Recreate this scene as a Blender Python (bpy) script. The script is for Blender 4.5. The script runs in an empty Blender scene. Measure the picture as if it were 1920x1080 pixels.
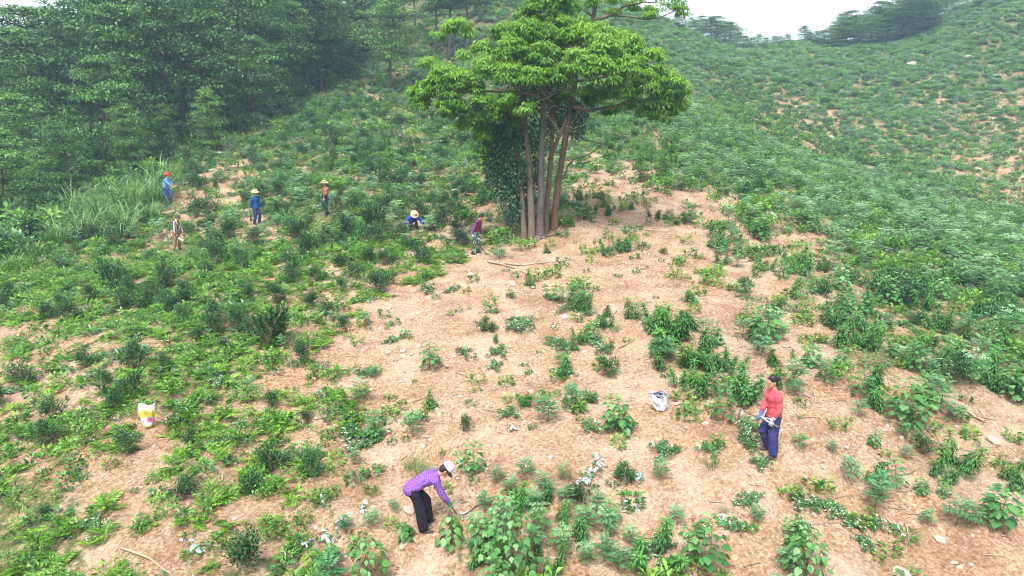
import bpy, math, random
import numpy as np
from mathutils import Vector, Matrix, Euler

random.seed(7)
RNG = np.random.default_rng(11)
SC = bpy.context.scene
COL = SC.collection
R = math.radians

# ------------------------------------------------------------------ camera
CAM_Z = 10.0
PITCH = 13.0
FPX = 1280.0                      # focal length in pixels of the 1920 px wide photograph
cam_d = bpy.data.cameras.new('camera')
cam_d.sensor_width = 36.0
cam_d.lens = 24.0
cam_d.clip_start = 0.1
cam_d.clip_end = 2000.0
cam = bpy.data.objects.new('camera', cam_d)
COL.objects.link(cam)
cam.location = (0, 0, CAM_Z)
cam.rotation_euler = (R(90 - PITCH), 0, 0)
SC.camera = cam

# ------------------------------------------------------------------ sky, sun, exposure
SUN_EL, SUN_AZ = 62.0, 200.0
W = bpy.data.worlds.new('World')
SC.world = W
W.use_nodes = True
nt = W.node_tree
bg = nt.nodes['Background']
sky = nt.nodes.new('ShaderNodeTexSky')
sky.sky_type = 'NISHITA'
sky.sun_disc = False
sky.sun_elevation = R(SUN_EL)
sky.sun_rotation = R(SUN_AZ)
sky.air_density = 1.0
sky.dust_density = 4.0
sky.ozone_density = 1.0
hs = nt.nodes.new('ShaderNodeHueSaturation')          # an overcast sky is nearly colourless
hs.inputs['Saturation'].default_value = 0.35
nt.links.new(sky.outputs[0], hs.inputs['Color'])
nt.links.new(hs.outputs[0], bg.inputs[0])
bg.inputs[1].default_value = 0.15
sl = bpy.data.lights.new('sun', 'SUN')
sl.energy = 1.5
sl.angle = R(11)
sl.color = (1.0, 0.96, 0.9)
sun = bpy.data.objects.new('sun', sl)
COL.objects.link(sun)
az = R(SUN_AZ)
sdir = Vector((math.sin(az) * math.cos(R(SUN_EL)), math.cos(az) * math.cos(R(SUN_EL)), math.sin(R(SUN_EL))))
sun.rotation_euler = sdir.to_track_quat('Z', 'Y').to_euler()
sun.location = (0, 0, 60)
SC.view_settings.view_transform = 'Standard'
SC.view_settings.look = 'None'
SC.view_settings.exposure = 1.62
SC.view_settings.gamma = 1.0
SC.view_settings.use_curve_mapping = False
SC.render.engine = 'CYCLES'
cy = SC.cycles
cy.max_bounces = 6
cy.diffuse_bounces = 3
cy.glossy_bounces = 2
cy.transmission_bounces = 3
cy.transparent_max_bounces = 4
cy.volume_bounces = 0
cy.use_denoising = True
cy.filter_width = 1.1

# ------------------------------------------------------------------ small helpers
CP, SP = math.cos(R(PITCH)), math.sin(R(PITCH))


def unproj(px, py, d):
    """Point at depth d (metres along the lens axis) seen at pixel (px, py) of the photograph."""
    u = (px - 960.0) / FPX
    v = (540.0 - py) / FPX
    return np.array([d * u, d * (CP + v * SP), CAM_Z + d * (-SP + v * CP)])


def project(x, y, z):
    zz = np.asarray(z) - CAM_Z
    d = y * CP - zz * SP
    up = y * SP + zz * CP
    d = np.maximum(d, 0.05)
    return 960.0 + FPX * x / d, 540.0 - FPX * up / d, d


def mesh_from(name, verts, faces, smooth=False):
    me = bpy.data.meshes.new(name)
    me.from_pydata([tuple(v) for v in verts], [], faces)
    if smooth:
        me.polygons.foreach_set('use_smooth', [True] * len(me.polygons))
    me.update()
    return me


def link(name, me, mats, parent=None):
    o = bpy.data.objects.new(name, me)
    if me is not None and mats is not None and len(me.materials) == 0:
        for m in (mats if isinstance(mats, (list, tuple)) else [mats]):
            me.materials.append(m)
    COL.objects.link(o)
    if parent is not None:
        o.parent = parent
    return o


def tag(o, label=None, cat=None, group=None, kind=None):
    if label:
        o['label'] = label
    if cat:
        o['category'] = cat
    if group:
        o['group'] = group
    if kind:
        o['kind'] = kind
    return o


def empty(name, loc=(0, 0, 0), rz=0.0, scale=1.0):
    o = bpy.data.objects.new(name, None)
    o.empty_display_size = 0.2
    COL.objects.link(o)
    o.location = loc
    o.rotation_euler = (0, 0, rz)
    o.scale = (scale, scale, scale)
    return o


# ------------------------------------------------------------------ value noise
_tab = np.random.default_rng(3).random((256, 256))


def vnoise(x, y):
    xi = np.floor(x).astype(int)
    yi = np.floor(y).astype(int)
    fx = x - xi
    fy = y - yi
    fx = fx * fx * (3 - 2 * fx)
    fy = fy * fy * (3 - 2 * fy)
    a = _tab[xi & 255, yi & 255]
    b = _tab[(xi + 1) & 255, yi & 255]
    c = _tab[xi & 255, (yi + 1) & 255]
    d = _tab[(xi + 1) & 255, (yi + 1) & 255]
    return (a * (1 - fx) + b * fx) * (1 - fy) + (c * (1 - fx) + d * fx) * fy - 0.5


def fbm(x, y, oct=3):
    s = 0
    a = 1.0
    for i in range(oct):
        s = s + a * vnoise(x * 2 ** i + 17.3 * i, y * 2 ** i - 9.1 * i)
        a *= 0.5
    return s


# ------------------------------------------------------------------ terrain: a hill spur, a gully and the far slope
CTRL = [
    (960, 1080, 11.0), (400, 1080, 11.4), (0, 1080, 11.7), (1500, 1080, 11.2), (1920, 1080, 11.3),
    (795, 993, 12.4), (1447, 852, 13.2), (260, 800, 15.0), (0, 800, 15.5), (1900, 800, 15.3),
    (900, 800, 14.8), (0, 620, 21.5), (500, 620, 20.0), (900, 620, 19.5), (1300, 650, 18.0), (1700, 650, 19.0), (1920, 620, 22.0),
    (893, 475, 27.0), (1010, 447, 27.8), (333, 468, 30.0), (480, 420, 33.6), (315, 383, 37.0), (612, 402, 33.5), (775, 430, 31.0),
    (1300, 450, 27.0), (1600, 480, 27.5), (1920, 520, 30.0), (100, 490, 30.0), (0, 520, 28.0),
    (1250, 300, 40.0), (1450, 370, 37.0), (1700, 430, 35.0),
    (700, 340, 39.0), (870, 320, 41.0), (400, 285, 48.0), (640, 230, 54.0), (640, 150, 66.0), (760, 100, 78.0), (850, 110, 76.0),
    (1250, 200, 58.0), (1100, 130, 74.0),
    (1900, 400, 52.0), (1700, 330, 62.0), (1500, 260, 72.0), (1350, 190, 80.0),
    (1920, 300, 68.0), (1700, 200, 84.0), (1900, 150, 90.0), (1880, -15, 112.0), (1920, -40, 114.0), (1800, 15, 115.0), (1700, 70, 118.0), (1500, 85, 130.0), (1300, 75, 120.0),
    (1200, 25, 116.0), (1050, -35, 112.0), (900, -25, 100.0), (800, -20, 105.0),
    (200, 300, 50.0), (0, 350, 45.0), (0, 230, 72.0), (250, 190, 85.0), (500, 110, 90.0), (0, 110, 150.0), (60, 60, 230.0), (350, 60, 150.0),
]
pts = np.array([unproj(*c) for c in CTRL])
extra = []
for (px, py, d, k, dz) in [(1880, -15, 112, 1.45, -5), (1700, 80, 118, 1.35, -9), (1500, 85, 130, 1.35, -10), (1300, 75, 120, 1.4, -10),
                           (1200, 40, 116, 1.4, -9), (1050, 0, 112, 1.45, -8), (700, 20, 120, 1.5, -6), (60, 60, 230, 1.3, -8)]:
    p = unproj(px, py, d)
    extra.append([p[0] * k, p[1] * k, p[2] + dz])
for (x, y, z) in [(-9, 6, 1.6), (0, 6, 1.7), (9, 6, 1.6), (30, 14, 2.0), (-30, 16, 3.0), (45, 30, 3.0), (-55, 38, 6.0), (-95, 60, 10.0),
                  (95, 60, 14.0), (130, 110, 30.0), (-110, 110, 18.0), (60, 45, 5.0)]:
    extra.append([x, y, z])
pts = np.vstack([pts, np.array(extra)])


def _warp(x, y):
    # log-polar plan coordinates: near ground gets detail, far ground stays smooth
    r = np.sqrt(x * x + y * y) + 1e-6
    a = np.arctan2(x, y)
    return a * 2.2, np.log(r)


_cx, _cy = _warp(pts[:, 0], pts[:, 1])
_n = len(pts)
_r2 = (_cx[:, None] - _cx[None]) ** 2 + (_cy[:, None] - _cy[None]) ** 2
_K = 0.5 * _r2 * np.log(_r2 + 1e-12) + np.eye(_n) * 0.012
_P = np.stack([np.ones(_n), _cx, _cy], 1)
_A = np.zeros((_n + 3, _n + 3))
_A[:_n, :_n] = _K
_A[:_n, _n:] = _P
_A[_n:, :_n] = _P.T
_rad = np.sqrt(pts[:, 0] ** 2 + pts[:, 1] ** 2)
_b = np.zeros(_n + 3)
_b[:_n] = (pts[:, 2] - CAM_Z) / _rad          # interpolate the slope angle seen from above, not the height
_w = np.linalg.solve(_A, _b)


def height(x, y, rough=True):
    x = np.atleast_1d(np.asarray(x, float))
    y = np.atleast_1d(np.asarray(y, float))
    sh = x.shape
    xf, yf = x.ravel(), y.ravel()
    out = np.empty(len(xf))
    for s in range(0, len(xf), 40000):
        cx, cy_ = _warp(xf[s:s + 40000], yf[s:s + 40000])
        r2 = (cx[:, None] - _cx[None]) ** 2 + (cy_[:, None] - _cy[None]) ** 2
        out[s:s + 40000] = (0.5 * r2 * np.log(r2 + 1e-12)) @ _w[:_n] + _w[_n] + _w[_n + 1] * cx + _w[_n + 2] * cy_
    rr = np.sqrt(xf * xf + yf * yf)
    z = CAM_Z + out * rr
    if rough:
        far = np.clip((rr - 35) / 50, 0, 1)
        z = z + 0.34 * fbm(xf / 3.1, yf / 2.3, 3) + 0.10 * fbm(xf / 0.6 + 40, yf / 0.5, 3) + far * 1.1 * fbm(xf / 9.0 + 7, yf / 9.0, 3)
    return z.reshape(sh)


_ds = np.exp(np.linspace(math.log(7.0), math.log(330.0), 700))


def ground_at(px, py):
    """First point of the ground along the sight line through pixel (px, py)."""
    u = (px - 960.0) / FPX
    v = (540.0 - py) / FPX
    X = _ds * u
    Y = _ds * (CP + v * SP)
    Z = CAM_Z + _ds * (-SP + v * CP)
    h = height(X, Y)
    below = np.where(Z < h)[0]
    if len(below) == 0:
        i = len(_ds) - 1
        return np.array([X[i], Y[i], h[i]])
    i = below[0]
    if i == 0:
        return np.array([X[0], Y[0], h[0]])
    a, b = Z[i - 1] - h[i - 1], h[i] - Z[i]
    t = a / (a + b + 1e-9)
    d = _ds[i - 1] * (1 - t) + _ds[i] * t
    x, y = d * u, d * (CP + v * SP)
    return np.array([x, y, float(height(x, y)[0])])


# share of the ground hidden by plants, read off the photograph in 60 px cells (0 bare .. 9 closed)
GRID = [
    "99999999999999999999999999999999",
    "99999999999998899999999999999999",
    "99999999999888899999999999988898",
    "99999999999766788889999766888777",
    "99999965878868888777689997877677",
    "99999765788788877744588999887555",
    "99998556899888756652234658999755",
    "99866788789676565324324555789999",
    "88888888776545222322245556778999",
    "78877888876532212323432456778899",
    "56767778875221123332552444777888",
    "56678888766323123321664333567678",
    "65688875556632233322344432456556",
    "67655665656544333443333322335533",
    "77645666776443443344443432333433",
    "88756565666443456543445554443433",
    "88767645656654566664455554443333",
    "88754567876435767665564544433433",
]
DG = np.array([[int(c) for c in r] for r in GRID], float) / 9.0


def density(px, py):
    px = np.atleast_1d(px)
    py = np.atleast_1d(py)
    gx = np.clip(px / 60.0 - 0.5, 0, 30.999)
    gy = np.clip(py / 60.0 - 0.5, 0, 16.999)
    ix, iy = gx.astype(int), gy.astype(int)
    fx, fy = gx - ix, gy - iy
    return (DG[iy, ix] * (1 - fx) + DG[iy, ix + 1] * fx) * (1 - fy) + (DG[iy + 1, ix] * (1 - fx) + DG[iy + 1, ix + 1] * fx) * fy


# ------------------------------------------------------------------ materials
class Nodes:
    def __init__(self, m):
        self.t = m.node_tree
        self.b = self.t.nodes.get('Principled BSDF')
        self.out = self.t.nodes.get('Material Output')

    def add(self, kind, **kw):
        n = self.t.nodes.new(kind)
        for k, v in kw.items():
            setattr(n, k, v)
        return n

    def link(self, a, b):
        self.t.links.new(a, b)

    def noise(self, vec, scale, detail=3.0, rough=0.55):
        n = self.add('ShaderNodeTexNoise')
        n.inputs['Scale'].default_value = scale
        n.inputs['Detail'].default_value = detail
        n.inputs['Roughness'].default_value = rough
        if vec is not None:
            self.link(vec, n.inputs['Vector'])
        return n.outputs['Fac']

    def ramp(self, fac, stops, interp='LINEAR'):
        n = self.add('ShaderNodeValToRGB')
        n.color_ramp.interpolation = interp
        el = n.color_ramp.elements
        while len(el) < len(stops):
            el.new(0.5)
        for e, (p, c) in zip(el, stops):
            e.position = p
            e.color = (c[0], c[1], c[2], 1) if not isinstance(c, float) else (c, c, c, 1)
        self.link(fac, n.inputs['Fac'])
        return n.outputs['Color']

    def mix(self, fac, a, b, mode='MIX'):
        n = self.add('ShaderNodeMix', data_type='RGBA', blend_type=mode)
        for sock, val in ((n.inputs[0], fac), (n.inputs[6], a), (n.inputs[7], b)):
            if hasattr(val, 'node'):
                self.link(val, sock)
            elif isinstance(val, (tuple, list)):
                sock.default_value = (val[0], val[1], val[2], 1)
            else:
                sock.default_value = val
        return n.outputs[2]

    def math(self, op, a, b=None, clamp=False):
        n = self.add('ShaderNodeMath', operation=op, use_clamp=clamp)
        for sock, val in ((n.inputs[0], a), (n.inputs[1], b)):
            if val is None:
                continue
            if hasattr(val, 'node'):
                self.link(val, sock)
            else:
                sock.default_value = val
        return n.outputs[0]


def new_mat(name, col=(0.5, 0.5, 0.5), rough=0.7):
    m = bpy.data.materials.new(name)
    m.use_nodes = True
    b = m.node_tree.nodes['Principled BSDF']
    b.inputs['Base Color'].default_value = (*col, 1)
    b.inputs['Roughness'].default_value = rough
    b.inputs['Specular IOR Level'].default_value = 0.3
    return m


def soil_material():
    m = new_mat('soil', rough=0.95)
    N = Nodes(m)
    tc = N.add('ShaderNodeTexCoord').outputs['Object']
    big = N.noise(tc, 0.33, 4.0)
    mid = N.noise(tc, 1.9, 5.0, 0.65)
    fine = N.noise(tc, 14.0, 6.0, 0.7)
    tone = N.noise(tc, 0.8, 5.0, 0.6)
    c = N.ramp(mid, [(0.32, (0.20, 0.105, 0.055)), (0.45, (0.33, 0.205, 0.120)), (0.58, (0.42, 0.290, 0.190)), (0.72, (0.52, 0.395, 0.285))])
    red = N.ramp(big, [(0.50, (0, 0, 0)), (0.66, (1, 1, 1))])
    sy = N.add('ShaderNodeSeparateXYZ')
    N.link(tc, sy.inputs[0])
    lat = N.math('MULTIPLY', N.math('SUBTRACT', sy.outputs[1], 36.0), 0.05, True)      # redder laterite further up
    red = N.math('MAXIMUM', red, lat)
    c = N.mix(N.math('MULTIPLY', red, 0.42), c, (0.40, 0.175, 0.078))
    c = N.mix(0.6, c, N.ramp(fine, [(0.37, (0.13, 0.072, 0.042)), (0.46, (0.34, 0.215, 0.135)), (0.54, (0.45, 0.32, 0.22)), (0.63, (0.70, 0.58, 0.46))]))
    c = N.mix(N.math('MULTIPLY', N.ramp(tone, [(0.50, (0, 0, 0)), (0.64, (1, 1, 1))]), 0.5), c, (0.56, 0.455, 0.355))
    c = N.mix(N.math('MULTIPLY', N.ramp(tone, [(0.36, (1, 1, 1)), (0.46, (0, 0, 0))]), 0.5), c, (0.21, 0.125, 0.075))
    # gravel chips and straw specks
    vo = N.add('ShaderNodeTexVoronoi')
    vo.inputs['Scale'].default_value = 15.0
    N.link(tc, vo.inputs['Vector'])
    chip = N.ramp(vo.outputs['Distance'], [(0.10, (1, 1, 1)), (0.22, (0, 0, 0))])
    pick = N.ramp(N.noise(tc, 5.0, 2.0), [(0.52, (0, 0, 0)), (0.60, (1, 1, 1))])
    c = N.mix(N.math('MULTIPLY', N.math('MULTIPLY', chip, pick), 0.95), c, (0.66, 0.585, 0.50))
    # short weeds and old leaf litter where plants stand close
    at = N.add('ShaderNodeAttribute', attribute_name='cover').outputs['Fac']
    gn = N.noise(tc, 2.6, 6.0, 0.72)
    g2 = N.math('ADD', N.math('MULTIPLY', at, 1.0), N.math('MULTIPLY', N.math('SUBTRACT', gn, 0.5), 1.7))
    gm = N.ramp(g2, [(0.72, (0, 0, 0)), (0.92, (1, 1, 1))])
    gc = N.ramp(fine, [(0.25, (0.030, 0.050, 0.015)), (0.5, (0.075, 0.115, 0.035)), (0.75, (0.15, 0.17, 0.06))])
    c = N.mix(N.math('MULTIPLY', gm, 0.88), c, gc)
    c = N.mix(1.0, c, (0.80, 0.785, 0.745), 'MULTIPLY')
    N.link(c, N.b.inputs['Base Color'])
    bp = N.add('ShaderNodeBump')
    bp.inputs['Strength'].default_value = 0.8
    bp.inputs['Distance'].default_value = 0.09
    hgt = N.math('ADD', N.math('ADD', fine, N.math('MULTIPLY', chip, 0.5)), mid)
    N.link(hgt, bp.inputs['Height'])
    N.link(bp.outputs[0], N.b.inputs['Normal'])
    N.b.inputs['Specular IOR Level'].default_value = 0.1
    return m


def build_ground():
    nu, ny = 430, 540
    u = np.linspace(-1.35, 1.35, nu)
    y = np.exp(np.linspace(math.log(3.5), math.log(420.0), ny))
    U, Y = np.meshgrid(u, y)
    X = U * Y
    Z = height(X, Y)
    px, py, d = project(X, Y, Z)
    cov = density(px.ravel(), py.ravel())
    V = np.stack([X.ravel(), Y.ravel(), Z.ravel()], 1)
    i = np.arange(nu * ny).reshape(ny, nu)
    F = np.stack([i[:-1, :-1].ravel(), i[:-1, 1:].ravel(), i[1:, 1:].ravel(), i[1:, :-1].ravel()], 1)
    me = bpy.data.meshes.new('hillside_ground')
    me.vertices.add(len(V))
    me.vertices.foreach_set('co', V.ravel())
    me.loops.add(F.size)
    me.loops.foreach_set('vertex_index', F.ravel())
    me.polygons.add(len(F))
    me.polygons.foreach_set('loop_start', np.arange(0, F.size, 4))
    me.polygons.foreach_set('use_smooth', np.ones(len(F), bool))
    me.update(calc_edges=True)
    a = me.attributes.new('cover', 'FLOAT', 'POINT')
    a.data.foreach_set('value', cov.astype(np.float32))
    o = link('hillside_ground', me, soil_material())
    tag(o, 'tan and orange soil hillside with a gully and far slope', 'ground', kind='structure')
    return o


build_ground()

# ------------------------------------------------------------------ hazy air
hb = [(-420, -8, -16), (420, -8, -16), (420, 440, -16), (-420, 440, -16), (-420, -8, 62), (420, -8, 62), (420, 440, 62), (-420, 440, 62)]
hme = mesh_from('haze', hb, [(3, 2, 1, 0), (4, 5, 6, 7), (0, 1, 5, 4), (1, 2, 6, 5), (2, 3, 7, 6), (3, 0, 4, 7)])
hm = bpy.data.materials.new('haze_air')
hm.use_nodes = True
hm.node_tree.nodes.clear()
ho = hm.node_tree.nodes.new('ShaderNodeOutputMaterial')
hv = hm.node_tree.nodes.new('ShaderNodeVolumePrincipled')
hv.inputs['Color'].default_value = (0.55, 0.80, 1.0, 1)
hv.inputs['Density'].default_value = 0.0012
hv.inputs['Anisotropy'].default_value = 0.2
hm.node_tree.links.new(hv.outputs[0], ho.inputs['Volume'])
haze = link('haze', hme, hm)
tag(haze, 'pale blue morning haze hanging over the whole hillside', 'haze', kind='stuff')

# ------------------------------------------------------------------ foliage geometry
def unit(v):
    v = np.asarray(v, float)
    return v / (np.linalg.norm(v, axis=-1, keepdims=True) + 1e-9)


class Leaves:
    """Collects leaves, blades and stems as arrays and links them as one mesh."""

    def __init__(self, seed=0):
        self.v, self.f, self.t, self.m = [], [], [], []
        self.n = 0
        self.rng = np.random.default_rng(seed)

    def _push(self, V, F, T, mat=0):
        self.v.append(V)
        self.f += (F + self.n).tolist()
        self.t.append(T)
        self.m += [mat] * len(F)
        self.n += len(V)

    def rhomb(self, P, D, N, L, Wd, T, fold=0.25, mat=0):
        """Folded two-triangle leaves: P base, D along the leaf, N face normal."""
        P, D, N = np.atleast_2d(P), unit(np.atleast_2d(D)), np.atleast_2d(N)
        n = len(P)
        S = unit(np.cross(D, N))
        N = np.cross(S, D)
        L = np.broadcast_to(np.asarray(L, float).reshape(-1, 1), (n, 1))
        Wd = np.broadcast_to(np.asarray(Wd, float).reshape(-1, 1), (n, 1))
        mid = P + D * L * 0.45
        a = mid + S * Wd * 0.5 + N * Wd * fold
        b = mid - S * Wd * 0.5 + N * Wd * fold
        tip = P + D * L - N * L * 0.10
        V = np.stack([P, a, tip, b], 1).reshape(-1, 3)
        k = np.arange(n)[:, None] * 4
        F = np.concatenate([k + np.array([[0, 1, 2]]), k + np.array([[0, 2, 3]])], 0)
        T = np.broadcast_to(np.asarray(T, float).reshape(-1), (n,))
        self._push(V, F, np.repeat(T, 4), mat)

    def outline(self, P, D, N, L, Wd, T, shape, droop=0.25, mat=0):
        """Large leaves with an outline: shape = list of (along, across); fan about the leaf's middle, cupped and drooping."""
        P, D, N = np.atleast_2d(P), unit(np.atleast_2d(D)), np.atleast_2d(N)
        n = len(P)
        S = unit(np.cross(D, N))
        N = np.cross(S, D)
        L = np.broadcast_to(np.asarray(L, float).reshape(-1, 1), (n, 1))
        Wd = np.broadcast_to(np.asarray(Wd, float).reshape(-1, 1), (n, 1))
        rows = [P + D * L * 0.42 - N * L * droop * 0.08]
        for (a, w) in shape:
            rows.append(P + D * L * a + S * Wd * w - N * (L * droop * a * a) + N * Wd * (abs(w) * 0.22 - w * w * 0.5))
        V = np.stack(rows, 1)
        m = V.shape[1]
        V = V.reshape(-1, 3)
        k = np.arange(n)[:, None] * m
        tri = []
        for i in range(1, m):
            j = i + 1 if i + 1 < m else 1
            tri.append(k + np.array([[0, i, j]]))
        F = np.concatenate(tri, 0)
        T = np.broadcast_to(np.asarray(T, float).reshape(-1), (n,))
        self._push(V, F, np.repeat(T, m), mat)

    def blade(self, P, az, L, Wd, lean, curl, T, seg=4, mat=0):
        """Arching grass blades."""
        n = len(P)
        h = np.stack([np.cos(az), np.sin(az), np.zeros(n)], 1)
        s = np.stack([-np.sin(az), np.cos(az), np.zeros(n)], 1)
        pos = np.array(P, float)
        rows = []
        for i in range(seg + 1):
            q = i / seg
            w = (Wd * (1 - q ** 1.6) * (0.6 + 0.8 * min(q * 3, 0.5)) + 0.0006)[:, None]
            if i < seg:
                rows += [pos - s * w * 0.5, pos + s * w * 0.5]
            else:
                rows += [pos]
            th = lean + curl * (q + 0.5 / seg)
            pos = pos + (h * np.sin(th)[:, None] + np.array([0, 0, 1.0]) * np.cos(th)[:, None]) * (L / seg)[:, None]
        V = np.stack(rows, 1)
        m = V.shape[1]
        V = V.reshape(-1, 3)
        k = np.arange(n)[:, None] * m
        tri = []
        for i in range(seg - 1):
            a = 2 * i
            tri += [k + np.array([[a, a + 1, a + 3]]), k + np.array([[a, a + 3, a + 2]])]
        tri.append(k + np.array([[2 * seg - 2, 2 * seg - 1, 2 * seg]]))
        self._push(V, np.concatenate(tri, 0), np.repeat(T, m), mat)

    def tube(self, path, radii, seg=6, T=0.5, mat=0):
        path = np.asarray(path, float)
        n = len(path)
        radii = np.broadcast_to(np.asarray(radii, float), (n,))
        tang = unit(np.gradient(path, axis=0))
        ref = np.array([0.31, 0.95, 0.05]) if abs(tang[0][2]) > 0.6 else np.array([0, 0, 1.0])
        a = unit(np.cross(tang, ref))
        b = np.cross(tang, a)
        ang = np.arange(seg) * 2 * math.pi / seg
        ring = path[:, None] + (a[:, None] * np.cos(ang)[None, :, None] + b[:, None] * np.sin(ang)[None, :, None]) * radii[:, None, None]
        V = ring.reshape(-1, 3)
        F = []
        for i in range(n - 1):
            for j in range(seg):
                j2 = (j + 1) % seg
                p, q, r, s = i * seg + j, i * seg + j2, (i + 1) * seg + j2, (i + 1) * seg + j
                F += [[p, q, r], [p, r, s]]
        V = np.vstack([V, path[-1:], path[:1]])
        for j in range(seg):
            j2 = (j + 1) % seg
            F.append([(n - 1) * seg + j, (n - 1) * seg + j2, n * seg])
            F.append([j2, j, n * seg + 1])
        self._push(V, np.array(F), np.full(len(V), T), mat)

    def mesh(self, name, mats, smooth=False):
        me = bpy.data.meshes.new(name)
        V = np.concatenate(self.v)
        F = np.array(self.f, dtype=np.int32)
        me.vertices.add(len(V))
        me.vertices.foreach_set('co', V.astype(np.float32).ravel())
        me.loops.add(F.size)
        me.loops.foreach_set('vertex_index', F.ravel())
        me.polygons.add(len(F))
        me.polygons.foreach_set('loop_start', np.arange(0, F.size, 3, dtype=np.int32))
        me.polygons.foreach_set('material_index', np.array(self.m, dtype=np.int32))
        if smooth:
            me.polygons.foreach_set('use_smooth', np.ones(len(F), bool))
        me.update(calc_edges=True)
        a = me.attributes.new('tint', 'FLOAT', 'POINT')
        a.data.foreach_set('value', np.concatenate(self.t).astype(np.float32))
        for m in mats:
            me.materials.append(m)
        return me


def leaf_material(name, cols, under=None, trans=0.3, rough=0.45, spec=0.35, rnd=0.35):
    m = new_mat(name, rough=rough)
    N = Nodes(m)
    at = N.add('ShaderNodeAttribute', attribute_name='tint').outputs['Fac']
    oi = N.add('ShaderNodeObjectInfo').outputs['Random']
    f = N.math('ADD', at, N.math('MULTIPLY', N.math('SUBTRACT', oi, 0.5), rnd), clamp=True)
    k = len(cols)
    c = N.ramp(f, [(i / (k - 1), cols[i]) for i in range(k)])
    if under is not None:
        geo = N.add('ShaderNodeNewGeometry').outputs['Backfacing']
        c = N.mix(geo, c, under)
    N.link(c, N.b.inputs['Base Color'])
    N.b.inputs['Specular IOR Level'].default_value = spec
    tr = N.add('ShaderNodeBsdfTranslucent')
    hsn = N.add('ShaderNodeHueSaturation')
    hsn.inputs['Hue'].default_value = 0.485
    hsn.inputs['Value'].default_value = 1.25
    N.link(c, hsn.inputs['Color'])
    N.link(hsn.outputs[0], tr.inputs['Color'])
    mx = N.add('ShaderNodeMixShader')
    mx.inputs[0].default_value = trans
    N.link(N.b.outputs[0], mx.inputs[1])
    N.link(tr.outputs[0], mx.inputs[2])
    N.link(mx.outputs[0], N.out.inputs['Surface'])
    return m


def bark_material(name, a, b, c2, scale=7.0):
    m = new_mat(name, rough=0.9)
    N = Nodes(m)
    tc = N.add('ShaderNodeTexCoord').outputs['Object']
    mp = N.add('ShaderNodeMapping')
    mp.inputs['Scale'].default_value = (1, 1, 0.25)
    N.link(tc, mp.inputs['Vector'])
    n1 = N.noise(mp.outputs[0], scale, 6, 0.7)
    n2 = N.noise(tc, 1.2, 3)
    c = N.mix(N.ramp(n2, [(0.4, (0, 0, 0)), (0.62, (1, 1, 1))]), N.ramp(n1, [(0.3, a), (0.7, b)]), c2)
    c = N.mix(0.45, c, N.ramp(n1, [(0.35, a), (0.7, b)]))
    N.link(c, N.b.inputs['Base Color'])
    bp = N.add('ShaderNodeBump')
    bp.inputs['Distance'].default_value = 0.03
    N.link(n1, bp.inputs['Height'])
    N.link(bp.outputs[0], N.b.inputs['Normal'])
    return m


M = {}
M['tea'] = leaf_material('tea_leaf', [(0.014, 0.058, 0.016), (0.036, 0.115, 0.032), (0.095, 0.205, 0.06)], trans=0.2, rough=0.5, spec=0.25)
M['broad'] = leaf_material('broad_leaf', [(0.030, 0.120, 0.026), (0.075, 0.225, 0.058), (0.20, 0.38, 0.15)], under=(0.17, 0.27, 0.15), trans=0.3)
M['herb'] = leaf_material('lance_leaf', [(0.016, 0.080, 0.014), (0.042, 0.165, 0.030), (0.12, 0.29, 0.06)], trans=0.25)
M['fern'] = leaf_material('fern_leaf', [(0.030, 0.105, 0.006), (0.085, 0.225, 0.014), (0.23, 0.41, 0.045)], trans=0.3, rough=0.6)
M['sumac'] = leaf_material('pinnate_leaf', [(0.028, 0.110, 0.034), (0.070, 0.205, 0.075), (0.22, 0.38, 0.19)], under=(0.16, 0.26, 0.16), trans=0.25)
M['umbel'] = leaf_material('umbel_leaf', [(0.032, 0.125, 0.028), (0.085, 0.225, 0.060), (0.27, 0.42, 0.23)], under=(0.2, 0.3, 0.18), trans=0.25)
M['weed'] = leaf_material('weed_leaf', [(0.026, 0.110, 0.012), (0.075, 0.220, 0.026), (0.21, 0.39, 0.07)], trans=0.3, rough=0.6, rnd=0.6)
M['grass'] = leaf_material('grass_blade', [(0.040, 0.110, 0.018), (0.095, 0.205, 0.045), (0.27, 0.40, 0.14)], trans=0.3, rough=0.5)
M['silver_grass'] = leaf_material('silver_grass_blade', [(0.040, 0.120, 0.022), (0.095, 0.215, 0.05), (0.27, 0.42, 0.15)], trans=0.3, rough=0.5)
M['dry'] = leaf_material('dry_leaf', [(0.12, 0.055, 0.022), (0.22, 0.12, 0.055), (0.32, 0.22, 0.12)], trans=0.15, rough=0.8)
M['cut'] = leaf_material('cut_leaf', [(0.014, 0.062, 0.012), (0.035, 0.120, 0.022), (0.085, 0.20, 0.045)], under=(0.36, 0.45, 0.33), trans=0.12)
M['silver'] = leaf_material('wilted_leaf', [(0.10, 0.20, 0.12), (0.27, 0.36, 0.34), (0.46, 0.52, 0.57)], under=(0.07, 0.17, 0.07), trans=0.1, rough=0.6)
M['camphor'] = leaf_material('camphor_leaf', [(0.032, 0.115, 0.008), (0.088, 0.240, 0.020), (0.22, 0.42, 0.055)], trans=0.42, rough=0.4, rnd=0.0)
M['ivy'] = leaf_material('ivy_leaf', [(0.010, 0.045, 0.016), (0.026, 0.090, 0.030), (0.07, 0.17, 0.055)], trans=0.12, rough=0.35, rnd=0.0)
M['wood_a'] = leaf_material('forest_leaf', [(0.014, 0.065, 0.014), (0.058, 0.170, 0.032), (0.17, 0.33, 0.065)], trans=0.28, rnd=0.6)
M['wood_b'] = leaf_material('bright_forest_leaf', [(0.020, 0.085, 0.016), (0.075, 0.200, 0.036), (0.20, 0.37, 0.08)], trans=0.3, rnd=0.4)
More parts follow.
